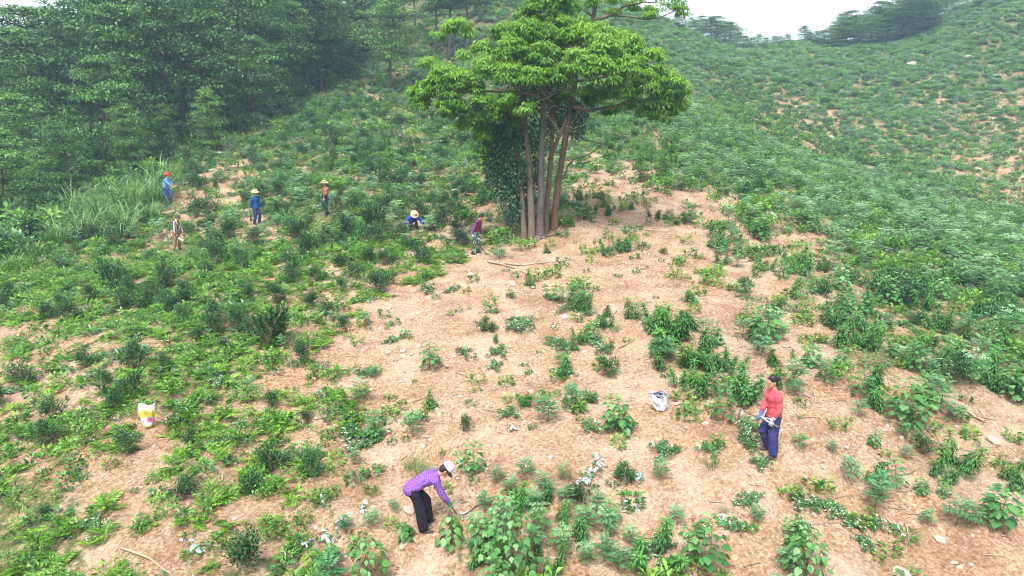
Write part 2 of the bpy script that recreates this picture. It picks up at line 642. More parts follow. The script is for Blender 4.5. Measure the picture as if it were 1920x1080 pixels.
M['fir'] = leaf_material('fir_needle', [(0.010, 0.045, 0.024), (0.022, 0.080, 0.040), (0.050, 0.13, 0.06)], trans=0.12, rnd=0.3)
M['yellow'] = leaf_material('yellow_flower', [(0.42, 0.45, 0.03), (0.55, 0.58, 0.05), (0.6, 0.62, 0.10)], trans=0.2)
M['stem'] = new_mat('green_stem', (0.10, 0.15, 0.05))
M['twig'] = bark_material('twig_bark', (0.16, 0.10, 0.06), (0.34, 0.25, 0.17), (0.45, 0.37, 0.28), 9)
M['bark'] = bark_material('grey_bark', (0.075, 0.052, 0.036), (0.20, 0.15, 0.105), (0.15, 0.12, 0.09))
M['bark_dark'] = bark_material('forest_bark', (0.035, 0.028, 0.02), (0.10, 0.08, 0.06), (0.14, 0.12, 0.09))
M['bark_red'] = bark_material('peeled_red_bark', (0.10, 0.048, 0.027), (0.22, 0.115, 0.062), (0.15, 0.105, 0.075))
M['bark_blue'] = bark_material('lichen_bark', (0.05, 0.035, 0.032), (0.14, 0.105, 0.09), (0.145, 0.125, 0.145), 6)

HEART = [(0.0, 0.0), (-0.06, 0.22), (0.12, 0.46), (0.42, 0.50), (0.72, 0.28), (1.0, 0.0), (0.72, -0.28), (0.42, -0.50), (0.12, -0.46), (-0.06, -0.22)]
LOBED = [(0.0, 0.0), (-0.05, 0.25), (0.14, 0.44), (0.40, 0.60), (0.55, 0.30), (0.78, 0.22), (1.0, 0.0), (0.78, -0.22), (0.55, -0.30), (0.40, -0.60), (0.14, -0.44), (-0.05, -0.25)]
OVAL = [(0.0, 0.0), (0.25, 0.42), (0.6, 0.42), (1.0, 0.0), (0.6, -0.42), (0.25, -0.42)]


def sphere_dirs(rng, n, zmin=-1.0):
    z = rng.uniform(zmin, 1, n)
    a = rng.uniform(0, 2 * math.pi, n)
    s = np.sqrt(1 - z * z)
    return np.stack([np.cos(a) * s, np.sin(a) * s, z], 1)


class Plant:
    """A plant design: stem mesh, foliage mesh and the two joined for copies too small to split."""

    def __init__(self, kind, stem, fol, stem_mats, fol_mats, h):
        self.kind, self.h = kind, h
        self.stem = stem.mesh(kind + '_stem', stem_mats, True) if stem is not None else None
        self.fol = fol.mesh(kind + '_foliage', fol_mats)
        both = Leaves()
        both.v, both.f, both.t, both.m, both.n = list(fol.v), list(fol.f), list(fol.t), list(fol.m), fol.n
        if stem is not None:
            both.v += stem.v
            both.t += stem.t
            both.f += [[q + fol.n for q in t] for t in stem.f]
            both.m += [len(fol_mats) + q for q in stem.m]
        self.both = both.mesh(kind, list(fol_mats) + (list(stem_mats) if stem is not None else []))


def make_shrub(seed, h=0.85, nl=420):
    r = np.random.default_rng(seed)
    st, fo = Leaves(seed), Leaves(seed)
    ns = int(r.integers(5, 12))
    tips = []
    for i in range(ns):
        a = r.uniform(0, 6.28)
        rad = r.uniform(0.10, 0.52) * h
        tip = np.array([math.cos(a) * rad, math.sin(a) * rad, h * r.uniform(0.4, 1.0)])
        m1 = tip * np.array([0.35, 0.35, 0.5]) + r.normal(0, 0.02, 3)
        st.tube([[0, 0, -0.08], m1, tip], [0.014, 0.009, 0.004], 4)
        tips.append((m1, tip))
    for i in range(ns):
        m1, tip = tips[i]
        n = nl // ns
        q = r.beta(1.15, 1.1, n)[:, None]
        P = m1 * (1 - q) + tip * q + r.normal(0, 0.11 * h, (n, 3)) * (1.15 - q * 0.55)
        P[:, 2] = np.maximum(P[:, 2], 0.04)
        D = unit(unit(P - np.array([0, 0, h * 0.35])) + r.normal(0, 0.55, (n, 3)) + np.array([0, 0, 0.35]))
        N = unit(r.normal(0, 0.5, (n, 3)) + np.array([0, 0, 1.0]))
        L = r.uniform(0.06, 0.10, n)
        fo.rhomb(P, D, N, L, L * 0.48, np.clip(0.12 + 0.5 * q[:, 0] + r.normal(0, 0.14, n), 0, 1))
    return Plant('tea_shrub', st, fo, [M['twig']], [M['tea']], h)


def make_broad(seed, h=0.9, big=1.0, shape=HEART, tiers=9):
    r = np.random.default_rng(seed)
    st, fo = Leaves(seed), Leaves(seed)
    leafs = []
    nst = r.integers(1, 3)
    for k in range(nst):
        lean = r.normal(0, 0.10, 2) * (1 + k)
        hh = h * (1 - 0.25 * k)
        path = np.array([[lean[0] * q, lean[1] * q, hh * q - 0.06] for q in np.linspace(0, 1, 5)])
        st.tube(path, [0.012, 0.011, 0.009, 0.007, 0.004], 5)
        a = r.uniform(0, 6.28)
        for t in range(tiers):
            q = 0.18 + 0.80 * t / (tiers - 1)
            base = np.array([lean[0] * q, lean[1] * q, hh * q])
            m = 3 if q < 0.9 else 4
            for j in range(m):
                a += 2.4 + r.normal(0, 0.25)
                out = (0.20 * (1.12 - 0.75 * q ** 2.2) + r.uniform(0, 0.08)) * h
                p = base + np.array([math.cos(a) * out, math.sin(a) * out, 0.07 * h * r.uniform(0.2, 1.2)])
                st.tube([base, p], [0.004, 0.003], 3)
                D = np.array([math.cos(a), math.sin(a), r.uniform(-0.75, -0.15) + 0.45 * q])
                N = np.array([-math.cos(a) * 0.1, -math.sin(a) * 0.1, 1.0]) + r.normal(0, 0.22, 3)
                L = r.uniform(0.12, 0.20) * big * (1.08 - 0.45 * q ** 3)
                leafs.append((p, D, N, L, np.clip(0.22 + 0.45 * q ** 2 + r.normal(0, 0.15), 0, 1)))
    A = lambda i: np.array([x[i] for x in leafs])
    fo.outline(A(0), A(1), A(2), A(3), A(3) * 0.92, A(4), shape, droop=0.28)
    p = Plant('broadleaf_sapling', st, fo, [M['stem']], [M['broad']], h)
    p.leafs = leafs
    p.shape = shape
    return p


def make_herb(seed, h=0.85, stems=3):
    r = np.random.default_rng(seed)
    st, fo = Leaves(seed), Leaves(seed)
    for k in range(stems):
        off = r.normal(0, 0.17, 2) if stems > 1 else np.zeros(2)
        hh = h * r.uniform(0.5, 1.0)
        lean = r.normal(0, 0.15, 2)
        st.tube([[off[0], off[1], -0.06], [off[0] + lean[0], off[1] + lean[1], hh]], [0.008, 0.004], 4)
        n = int(125 * hh / 0.85)
        q = np.sort(r.uniform(0.12, 1.0, n))
        a = np.arange(n) * 2.399 + r.normal(0, 0.2, n)
        P = np.stack([off[0] + lean[0] * q, off[1] + lean[1] * q, hh * q], 1)
        up = np.where(q > 0.85, 0.9, 0.42) + r.normal(0, 0.22, n)
        D1 = unit(np.stack([np.cos(a), np.sin(a), up], 1))
        L = r.uniform(0.15, 0.25, n) * (1.0 - 0.2 * q)
        N = np.stack([-np.cos(a) * up, -np.sin(a) * up, np.ones(n)], 1)
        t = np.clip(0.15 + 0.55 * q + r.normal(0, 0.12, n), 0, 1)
        # inner half rises, outer half droops
        Pm = P + D1 * (L * 0.42)[:, None]
        fo.rhomb(P, D1, N, L * 0.62, L * 0.24, t, 0.15)
        D2 = unit(np.stack([np.cos(a) * 0.8, np.sin(a) * 0.8, up - 0.95], 1))
        fo.rhomb(Pm, D2, N, L * 0.75, L * 0.22, t, 0.15)
    return Plant('tall_herb', st, fo, [M['stem']], [M['herb']], h)


def frond(fo, r, base, az, L, rise, curl, npin, plen, tint, mat=0, two=True):
    pos = np.array(base, float)
    th = rise
    step = L / npin
    h = np.array([math.cos(az), math.sin(az), 0])
    s = np.array([-math.sin(az), math.cos(az), 0])
    P, D, N, LL = [], [], [], []
    for i in range(npin):
        q = (i + 0.5) / npin
        d = h * math.cos(th) + np.array([0, 0, 1]) * math.sin(th)
        n = -h * math.sin(th) + np.array([0, 0, 1]) * math.cos(th)
        pos = pos + d * step
        th -= curl / npin
        w = plen * math.sin(math.pi * min(1, 0.18 + q * 0.86)) ** 0.8
        for sg in (-1, 1):
            P.append(pos.copy())
            D.append(s * sg + d * 0.45 + n * r.normal(-0.12, 0.12))
            N.append(n + r.normal(0, 0.15, 3))
            LL.append(max(w, 0.02))
    LL = np.array(LL)
    fo.rhomb(np.array(P), np.array(D), np.array(N), LL, np.minimum(LL * 0.42, step * 1.15), np.clip(tint + r.normal(0, 0.1, len(P)), 0, 1), 0.1, mat)
    return pos


def make_fern(seed, rad=0.42, nf=11, flat=0.0, pal='fern'):
    r = np.random.default_rng(seed)
    fo = Leaves(seed)
    for i in range(nf):
        az = i * 6.283 / nf + r.normal(0, 0.35)
        L = rad * r.uniform(0.75, 1.3)
        frond(fo, r, (r.normal(0, 0.10), r.normal(0, 0.10), 0.0), az, L, r.uniform(0.5, 1.3) * (1 - flat), r.uniform(1.0, 2.2) * (1 - flat * 0.6), 11, L * 0.26, r.uniform(0.05, 0.95))
    return Plant('fern', None, fo, [], [M[pal]], 0.3)


def make_pinnate(seed, h=0.8, nf=9, pal='sumac', umbel=False):
    r = np.random.default_rng(seed)
    st, fo = Leaves(seed), Leaves(seed)
    st.tube([[0, 0, -0.06], [r.normal(0, 0.03), r.normal(0, 0.03), h * 0.55], [r.normal(0, 0.05), r.normal(0, 0.05), h * 0.8]], [0.012, 0.009, 0.006], 5)
    for i in range(nf):
        q = 0.35 + 0.62 * i / (nf - 1)
        az = i * 2.399 + r.normal(0, 0.2)
        L = h * r.uniform(0.42, 0.6) * (1.1 - 0.35 * q)
        frond(fo, r, (0, 0, h * q * 0.78), az, L, r.uniform(0.35, 0.8), r.uniform(0.7, 1.3), 7, L * 0.36, 0.18 + 0.42 * q + r.normal(0, 0.08))
    # upper leaves form a flat pale top
    if umbel:
        for i in range(7):
            az = i * 0.9 + r.normal(0, 0.2)
            rr = r.uniform(0.0, 0.22)
            frond(fo, r, (math.cos(az) * rr * 0.4, math.sin(az) * rr * 0.4, h * r.uniform(0.8, 0.98)), az, h * 0.32, 0.25, 0.5, 5, h * 0.12, 0.86)
    return Plant('pinnate_bush', st, fo, [M['stem']], [M[pal]], h)


def make_grass(seed, h=0.55, n=60, spread=0.12, pal='grass', w=0.009):
    r = np.random.default_rng(seed)
    fo = Leaves(seed)
    a = r.uniform(0, 6.28, n)
    rr = np.sqrt(r.uniform(0, 1, n)) * spread
    P = np.stack([np.cos(a) * rr, np.sin(a) * rr, np.full(n, -0.02)], 1)
    fo.blade(P, a + r.normal(0, 0.5, n), r.uniform(0.6, 1.25, n) * h, r.uniform(0.7, 1.3, n) * w, r.uniform(0.05, 0.45, n), r.uniform(0.5, 2.0, n), np.clip(r.normal(0.45, 0.2, n), 0, 1), 5)
    return Plant('grass_tussock', None, fo, [], [M[pal]], h)


def make_miscanthus(seed):
    r = np.random.default_rng(seed)
    fo = Leaves(seed)
    n = 110
    a = r.uniform(0, 6.28, n)
    rr = np.sqrt(r.uniform(0, 1, n)) * 0.6
    P = np.stack([np.cos(a) * rr, np.sin(a) * rr, r.uniform(0, 0.35, n)], 1)
    fo.blade(P, a + r.normal(0, 0.9, n), r.uniform(0.8, 1.9, n), r.uniform(0.035, 0.060, n), r.uniform(0.02, 0.6, n), r.uniform(1.2, 2.9, n), np.clip(r.normal(0.5, 0.22, n), 0, 1), 6)
    return Plant('silver_grass', None, fo, [], [M['silver_grass']], 1.8)


def make_weed(seed, n=46, h=0.13, pal='weed', rad=0.105, ls=0.72):
    r = np.random.default_rng(seed)
    fo = Leaves(seed)
    a = r.uniform(0, 6.28, n)
    rr = np.sqrt(r.uniform(0, 1, n)) * rad
    P = np.stack([np.cos(a) * rr, np.sin(a) * rr, r.uniform(0.0, 1, n) * h], 1)
    D = np.stack([np.cos(a), np.sin(a), r.uniform(-0.2, 0.9, n)], 1) + r.normal(0, 0.35, (n, 3))
    N = r.normal(0, 0.4, (n, 3)) + np.array([0, 0, 1.0])
    L = r.uniform(0.06, 0.13, n) * ls
    fo.rhomb(P, D, N, L, L * r.uniform(0.3, 0.6, n), np.clip(r.normal(0.5, 0.22, n), 0, 1))
    return Plant('weed', None, fo, [], [M[pal]], h)


def make_mound(seed, n=240, h=0.55, rad=0.5, pal='weed', lift=0.0):
    """Broad low bush of the further slopes."""
    r = np.random.default_rng(seed)
    fo = Leaves(seed)
    nb = 7
    c = np.stack([r.normal(0, rad * 0.5, nb), r.normal(0, rad * 0.5, nb), r.uniform(0.35, 0.75, nb) * h], 1)
    for i in range(nb):
        m = n // nb
        d = sphere_dirs(r, m, -0.3)
        P = c[i] + d * np.array([rad * 0.42, rad * 0.42, h * 0.38]) * r.uniform(0.6, 1.05, (m, 1))
        D = unit(d + np.array([0, 0, -0.2]) + r.normal(0, 0.4, (m, 3)))
        N = unit(d * 0.5 + np.array([0, 0, 1.0]) + r.normal(0, 0.3, (m, 3)))
        L = r.uniform(0.10, 0.19, m)
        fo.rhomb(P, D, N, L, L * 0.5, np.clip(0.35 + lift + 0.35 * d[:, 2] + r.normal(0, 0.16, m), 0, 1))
    return Plant('low_bush', None, fo, [], [M[pal]], h)


def make_cut(seed, rx=0.42, ry=0.28, n=430, pale=0.16):
    """Freshly cut leafy branches lying on the soil: sprays of leaves, some showing their pale undersides."""
    r = np.random.default_rng(seed)
    st, fo = Leaves(seed), Leaves(seed)
    nb = 12
    for b in range(nb):
        az = r.uniform(0, 6.28)
        L = r.uniform(0.35, 0.7) * rx * 1.5
        p0 = np.array([r.normal(0, rx * 0.35), r.normal(0, ry * 0.35), 0.04])
        d = np.array([math.cos(az), math.sin(az), 0.05])
        st.tube([p0, p0 + d * L * 0.5 + np.array([0, 0, 0.07]), p0 + d * L], [0.008, 0.006, 0.003], 4)
        m = n // nb
        q = r.uniform(0.1, 1.05, m)
        P = p0 + d * (L * q)[:, None] + np.array([0, 0, 1.0]) * (0.07 * np.sin(q * 3.1) + r.uniform(0, 0.06, m))[:, None]
        s = np.array([-d[1], d[0], 0]) * np.where(r.random(m) < 0.5, 1, -1)[:, None]
        D = s + d * 0.7 + r.normal(0, 0.3, (m, 3)) + np.array([0, 0, 0.12])
        flip = np.where(r.random(m) < pale * (1.6 if b % 3 == 0 else 0.5), -1.0, 1.0)[:, None]
        N = (np.array([0, 0, 1.0]) + r.normal(0, 0.4, (m, 3))) * flip
        LL = r.uniform(0.07, 0.14, m)
        # fold is measured along N, so a flipped leaf really shows its back upward
        fo.rhomb(P, D, N, LL, LL * 0.36, np.clip(r.normal(0.45, 0.2, m), 0, 1), 0.15)
    return Plant('cut_branch_pile', st, fo, [M['twig']], [M['cut']], 0.2)


def make_wilted(seed):
    r = np.random.default_rng(seed)
    st, fo = Leaves(seed), Leaves(seed)
    st.tube([[-0.3, 0, 0.03], [0.0, 0.02, 0.14], [0.28, -0.03, 0.2]], [0.01, 0.008, 0.005], 4)
    n = 17
    a = r.uniform(0, 6.28, n)
    q = r.uniform(-0.6, 1, n)
    P = np.stack([0.3 * q, r.normal(0, 0.05, n), 0.12 + 0.08 * q + r.uniform(0, 0.1, n)], 1)
    D = np.stack([np.cos(a), np.sin(a), r.uniform(-0.8, 0.1, n)], 1)
    N = np.array([0, 0, 1.0]) + r.normal(0, 0.45, (n, 3))
    L = r.uniform(0.11, 0.2, n)
    fo.outline(P, D, N, L, L * 0.55, np.clip(r.normal(0.6, 0.3, n), 0, 1), OVAL, 0.4)
    a = r.uniform(0, 6.28, 10)
    P = np.stack([r.normal(0, 0.15, 10), r.normal(0, 0.1, 10), r.uniform(0.03, 0.1, 10)], 1)
    fo.outline(P, np.stack([np.cos(a), np.sin(a), a * 0], 1), -(np.array([0, 0, 1.0]) + r.normal(0, 0.3, (10, 3))), 0.15, 0.09, 0.5, OVAL, 0.2)
    return Plant('wilted_branch', st, fo, [M['twig']], [M['silver']], 0.25)


V = {
    'shrub': [make_shrub(s, 0.8, 760) for s in (1, 2, 3, 4)],
    'broad': [make_broad(10, 0.95, .9, HEART, 12), make_broad(11, 0.9, .9, LOBED, 12), make_broad(12, 0.85, 1.0, HEART, 12), make_broad(13, 1.0, 0.8, LOBED, 14)],
    'herb': [make_herb(s, 0.85, k) for s, k in ((20, 4), (21, 2), (22, 5), (23, 3))],
    'fern': [make_fern(s, 0.42, 11, fl) for s, fl in ((30, 0.0), (31, 0.25), (32, 0.45), (33, 0.1))],
    'pinnate': [make_pinnate(s, 0.8, 15) for s in (40, 41, 42)],
    'umbel': [make_pinnate(s, 0.85, 14, 'umbel', True) for s in (45, 46, 47)],
    'grass': [make_grass(s) for s in (50, 51, 52)],
    'silver_grass': [make_miscanthus(s) for s in (55, 56, 57)],
    'weed': [make_weed(s) for s in (60, 61, 62)] + [make_weed(63, 60, 0.22, 'weed', .12, .8), make_weed(64, 50, 0.12, 'herb', .12, .9), make_weed(65, 50, 0.1, 'cut', .13, .9)],
    'mound': [make_mound(s) for s in (70, 71, 72)],
    'mound_tea': [make_mound(s, 240, 0.6, 0.42, 'tea') for s in (73, 74)],
    'mound_blue': [make_mound(s, 240, 0.55, 0.5, 'sumac') for s in (75, 76)],
    'mound_pale': [make_mound(s, 240, 0.5, 0.45, 'umbel', .18) for s in (77, 78)],
    'leafy': [make_weed(s, 120, 0.22, 'weed', 0.17, .6) for s in (79, 84, 85)],
    'cut': [make_cut(s) for s in (80, 81, 82, 83)],
    'brown_fern': [make_fern(99, 0.42, 11, 0.1, 'dry')],
    'wilt': [make_wilted(s) for s in (90, 91, 92)],
    'litter': [make_weed(s, 14, 0.03, 'dry', 0.25, .7) for s in (95, 96)],
    'straw': [make_grass(97, 0.3, 14, 0.2, 'dry', 0.006), make_grass(98, 0.22, 10, 0.25, 'dry', 0.006)],
}


# ------------------------------------------------------------------ ground cover drawn as instances of the designs above
def scatter_stuff(name, label, cat, designs, P, rot, scale, idx):
    coll = bpy.data.collections.new(name + '_designs')
    for i, d in enumerate(designs):
        me = d if isinstance(d, bpy.types.Mesh) else d.both
        o = bpy.data.objects.new('%s_design_%s' % (name, 'abcdefghijklmnopqrstuvwxyz'[i]), me)
        coll.objects.link(o)
    me = bpy.data.meshes.new(name)
    me.vertices.add(len(P))
    me.vertices.foreach_set('co', np.asarray(P, np.float32).ravel())
    for nm, ty, arr, key in (('rot', 'FLOAT_VECTOR', rot, 'vector'), ('scl', 'FLOAT', scale, 'value'), ('idx', 'INT', idx, 'value')):
        a = me.attributes.new(nm, ty, 'POINT')
        a.data.foreach_set(key, np.asarray(arr, np.int32 if ty == 'INT' else np.float32).ravel())
    o = link(name, me, None)
    ng = bpy.data.node_groups.new(name, 'GeometryNodeTree')
    ng.interface.new_socket('Geometry', in_out='INPUT', socket_type='NodeSocketGeometry')
    ng.interface.new_socket('Geometry', in_out='OUTPUT', socket_type='NodeSocketGeometry')
    gi, go = ng.nodes.new('NodeGroupInput'), ng.nodes.new('NodeGroupOutput')
    iop = ng.nodes.new('GeometryNodeInstanceOnPoints')
    ci = ng.nodes.new('GeometryNodeCollectionInfo')
    ci.inputs['Collection'].default_value = coll
    ci.inputs['Separate Children'].default_value = True
    ci.inputs['Reset Children'].default_value = True

    def attr(nm, ty):
        n = ng.nodes.new('GeometryNodeInputNamedAttribute')
        n.data_type = ty
        n.inputs['Name'].default_value = nm
        return n.outputs['Attribute']
    L = ng.links.new
    L(gi.outputs[0], iop.inputs['Points'])
    L(ci.outputs[0], iop.inputs['Instance'])
    iop.inputs['Pick Instance'].default_value = True
    L(attr('idx', 'INT'), iop.inputs['Instance Index'])
    L(attr('rot', 'FLOAT_VECTOR'), iop.inputs['Rotation'])
    L(attr('scl', 'FLOAT'), iop.inputs['Scale'])
    L(iop.outputs[0], go.inputs[0])
    md = o.modifiers.new('scatter', 'NODES')
    md.node_group = ng
    tag(o, label, cat, kind='stuff')
    return o

# ------------------------------------------------------------------ who stands where (for labels and to keep plants off people)
MARKS = [
    ('the woman in pink', 1447, 790), ('the bending woman in purple', 815, 935), ('the white and yellow sack', 280, 780), ('the white sack with dark straps', 1237, 750),
    ('the ivy covered tree', 1010, 420), ('the crouching man in blue', 775, 415), ('the worker in camouflage trousers', 893, 440),
    ('the worker in the red helmet', 315, 355), ('the bareheaded worker in stripes', 333, 440), ('the worker in the dark blue jacket', 480, 392),
    ('the woman in the dark banded straw hat', 612, 372), ('the wide pale rock on the spur edge', 1440, 410), ('the dark dead root', 1835, 785), ('the largest heap of cut branches', 1540, 955),
    ('the dirt bank at the bottom', 790, 1045), ('the long grey boulder', 1710, 121), ('the pale far boulder', 1762, 214), ('the grey fallen branch', 950, 497), ('the brown path boulder', 410, 288),
    ('the silver grass clumps', 190, 410), ('the dark firs', 690, 110), ('the yellow flowers', 650, 232), ('the flat stone behind the trunks', 1147, 381), ('the corner dead branch', 280, 1055),
]
KEEP_OFF = [(1447, 852, 0.5), (795, 990, 0.55), (280, 800, 0.4), (1237, 768, 0.4), (1010, 447, 0.9), (775, 430, 0.6), (893, 475, 0.55), (315, 383, 0.6),
            (333, 466, 0.6), (480, 420, 0.6), (612, 402, 0.6)]
_off = [(ground_at(a, b), r) for a, b, r in KEEP_OFF]


def clear_of_people(X, Y, rad=0.0):
    ok = np.ones(len(X), bool)
    for g, r in _off:
        d2 = (X - g[0]) ** 2 + (Y - g[1]) ** 2
        ok &= d2 > (r + rad * 0.6) ** 2
        # nothing tall straight in front of a person
        t = (X * g[0] + Y * g[1]) / (g[0] ** 2 + g[1] ** 2)
        side = np.abs(X * g[1] - Y * g[0]) / math.hypot(g[0], g[1])
        ok &= ~((t > 1 - 1.9 / math.hypot(g[0], g[1])) & (t < 1) & (side < 0.30 + rad * 0.6))
    return ok


PLANTED = []           # every individual plant: dict(kind, x, y, z, s, rz, v, px, py, hp)


def plan(kind, x, y, s, v=None, rz=None, tiltv=0.08):
    des = V[kind]
    v = random.randrange(len(des)) if v is None else v
    z = float(height(x, y)[0])
    px, py, d = project(x, y, z)
    PLANTED.append(dict(kind=kind, x=x, y=y, z=z, s=s, v=v, rz=random.uniform(0, 6.28) if rz is None else rz, px=float(px), py=float(py),
                        d=float(d), hp=FPX * des[v].h * s / float(d), tilt=(random.gauss(0, .16 if kind == 'herb' else tiltv), random.gauss(0, .16 if kind == 'herb' else tiltv))))


def plan_px(kind, px, py, hp, v=None, rz=None):
    g = ground_at(px, py)
    d = float(project(*g)[2])
    v = random.randrange(len(V[kind])) if v is None else v
    plan(kind, g[0], g[1], hp * d / FPX / V[kind][v].h, v, rz)


# plants picked out one by one in the photograph: (pixel of the foot, height in pixels)
HAND = {
    'shrub': [(410, 500, 48), (600, 470, 36), (690, 492, 34), (325, 540, 52), (215, 548, 66), (545, 508, 40), (592, 528, 32), (640, 548, 30), (705, 552, 46),
              (790, 492, 38), (735, 503, 27), (500, 650, 82), (447, 622, 52), (520, 640, 55), (266, 582, 45), (130, 602, 44), (580, 472, 42), (470, 562, 36),
              (560, 442, 34), (700, 436, 62), (655, 442, 44), (252, 692, 52), (92, 832, 50), (512, 884, 56), (582, 895, 52), (470, 925, 50), (45, 724, 46),
              (312, 692, 32), (865, 462, 34), (400, 482, 32), (905, 620, 30), (925, 622, 20), (245, 742, 48), (240, 850, 46), (100, 790, 50), (575, 480, 34),
              (640, 500, 26), (745, 455, 40), (660, 402, 40), (720, 400, 36), (355, 925, 40), (425, 660, 30), (215, 770, 40), (868, 808, 30), (575, 792, 26),
              (370, 640, 30), (160, 690, 40), (330, 940, 36), (90, 975, 30), (1085, 940, 40), (385, 520, 36), (290, 560, 34)],
    'herb': [(1310, 617, 48), (980, 955, 50), (1010, 945, 46), (1045, 985, 50), (860, 1000, 36), (1085, 1020, 56), (930, 1075, 60), (1020, 1075, 60), (880, 1060, 50), (1243, 625, 60), (1253, 670, 66), (1322, 668, 54), (1240, 690, 46), (1140, 596, 27), (1192, 602, 48), (1230, 622, 54), (1138, 476, 28),
             (1790, 884, 72), (1766, 900, 40), (1876, 892, 54), (1782, 905, 30), (1540, 552, 42), (1312, 742, 54), (1286, 725, 48), (1334, 700, 50), (1398, 745, 62),
             (1640, 560, 50), (1500, 505, 50), (1060, 710, 34), (985, 760, 26), (1265, 640, 66), (1300, 690, 52), (1215, 615, 40), (1372, 690, 38), (1460, 690, 40),
             (930, 640, 20), (1420, 640, 46), (1585, 655, 50), (1630, 640, 52), (1560, 610, 44), (1650, 735, 60), (1480, 560, 44), (1080, 660, 30), (1045, 425, 46),
             (1345, 470, 44), (1760, 620, 50), (1900, 920, 46), (1440, 600, 42)],
    'broad': [(1436, 642, 74), (1405, 602, 44), (1357, 790, 66), (1545, 716, 50), (1872, 985, 84), (1682, 915, 56), (1638, 836, 32), (1726, 926, 32), (1765, 930, 30),
              (890, 884, 62), (805, 690, 54), (1690, 800, 92), (1622, 752, 66), (1742, 762, 66), (1652, 692, 44), (1345, 745, 54), (1110, 640, 40), (1840, 700, 60),
              (1890, 750, 60), (1400, 760, 54), (1720, 700, 60), (1580, 690, 40), (1150, 980, 50), (1470, 520, 40), (1390, 560, 40), (1860, 640, 52)],
    'umbel': [(1010, 1000, 60), (1050, 1040, 60), (890, 1000, 40), (1100, 1060, 50), (1180, 1020, 40), (1060, 905, 40), (940, 985, 56), (1240, 900, 44)],
    'pinnate': [(1490, 742, 40), (700, 985, 40), (650, 1000, 40), (740, 960, 30), (910, 960, 46), (1000, 1030, 56), (1120, 960, 46), (1160, 1075, 60), (1270, 980, 40), (620, 1060, 44), (1792, 985, 66), (1590, 898, 52), (1500, 842, 40), (1700, 862, 34), (960, 560, 22), (1670, 775, 40), (1100, 990, 54), (930, 905, 40),
                (1140, 1000, 60), (960, 930, 44), (1190, 590, 30), (1830, 985, 40), (1560, 850, 30), (1610, 780, 40), (1790, 790, 44), (1420, 980, 40), (1740, 985, 36), (1480, 1060, 40),
                (1020, 930, 56), (985, 900, 48), (1060, 950, 50), (1000, 960, 56), (1130, 1055, 60), (1480, 1075, 60)],
    'grass': [(790, 890, 50), (1060, 1010, 52), (1080, 1000, 44), (880, 580, 14), (990, 605, 20), (1500, 785, 18), (1270, 850, 24), (700, 930, 30), (1145, 1000, 34),
              (640, 800, 20), (770, 880, 40), (1640, 840, 18), (330, 620, 26), (120, 870, 34), (560, 980, 26)],
    'cut': [(1490, 935, 12), (1530, 950, 12), (1590, 980, 12), (1640, 985, 12), (1250, 855, 14), (1100, 800, 11), (960, 778, 11), (1380, 985, 12), (1230, 1030, 14),
            (1200, 1045, 12), (1055, 700, 10), (1040, 640, 9), (1110, 645, 10), (1060, 648, 10), (940, 662, 10), (690, 828, 16), (650, 812, 12), (850, 547, 8), (1040, 560, 9),
            (970, 602, 9), (1340, 848, 12), (1180, 806, 11), (1425, 868, 11), (1620, 1020, 12), (1410, 830, 14), (780, 790, 12), (930, 690, 9), (985, 612, 9), (1130, 660, 9),
            (870, 660, 8), (800, 545, 8), (1500, 990, 12), (1560, 960, 12), (1310, 1000, 12), (250, 640, 10), (410, 720, 11), (600, 590, 9), (1060, 585, 9), (960, 615, 9), (1105, 590, 8),
            (1280, 600, 8), (1395, 800, 13), (1250, 1060, 14), (690, 700, 10), (740, 640, 9), (1400, 935, 12)],
    'wilt': [(1105, 895, 20), (1120, 875, 16), (1195, 895, 14), (370, 1030, 20), (615, 1010, 18), (965, 805, 12), (1185, 955, 16), (1365, 985, 16), (680, 956, 12), (640, 985, 16), (605, 945, 12),
             (1090, 905, 14), (995, 598, 8), (1040, 615, 8), (600, 735, 9), (580, 1020, 14)],
    'silver_grass': [(120, 450, 80), (170, 440, 90), (205, 420, 100), (250, 400, 105), (285, 385, 90), (225, 440, 80), (180, 400, 90), (270, 360, 90), (235, 375, 95), (310, 330, 70),
                     (60, 480, 60), (30, 500, 50), (140, 415, 80), (355, 300, 60), (370, 290, 56), (330, 345, 50), (90, 430, 70), (590, 150, 40), (620, 140, 40), (645, 150, 34), (520, 185, 40), (545, 195, 36),
                     (460, 230, 44), (480, 240, 40), (600, 190, 36), (300, 370, 60), (20, 440, 60), (150, 400, 84), (200, 385, 90), (240, 425, 84), (265, 380, 88), (300, 350, 76), (110, 420, 76), (160, 435, 74), (280, 410, 70), (215, 400, 90)],
}
HAND['silver_grass'] = [(a, b, h * .88) for a, b, h in HAND['silver_grass']]
for k, lst in HAND.items():
    for (a, b, h) in lst:
        plan_px(k, a, b, h)
n_hand = len(PLANTED)

# the rest by chance, thinned by the cover seen in the photograph
STUFF = {}


def scatter(kind, X, Y, S, group):
    STUFF.setdefault(group, []).append((kind, X, Y, S))


def field(n, x0, x1, y0, y1):
    X = RNG.uniform(x0, x1, n)
    Y = RNG.uniform(y0, y1, n)
    keep = np.abs(X) < Y * 0.98 + 3
    X, Y = X[keep], Y[keep]
    Z = height(X, Y)
    px, py, d = project(X, Y, Z)
    return X, Y, Z, px, py, d, density(px, py)


FOREST = lambda px, py: (py < np.interp(px, [0, 100, 200, 330, 420, 480, 560, 640, 700, 760, 800, 840], [490, 450, 400, 320, 262, 240, 205, 150, 110, 70, 20, -900]))
LEFT = lambda px, py: px < np.interp(py, [200, 470, 560, 640, 720, 800, 900, 1080], [1000, 930, 720, 620, 640, 700, 640, 600])


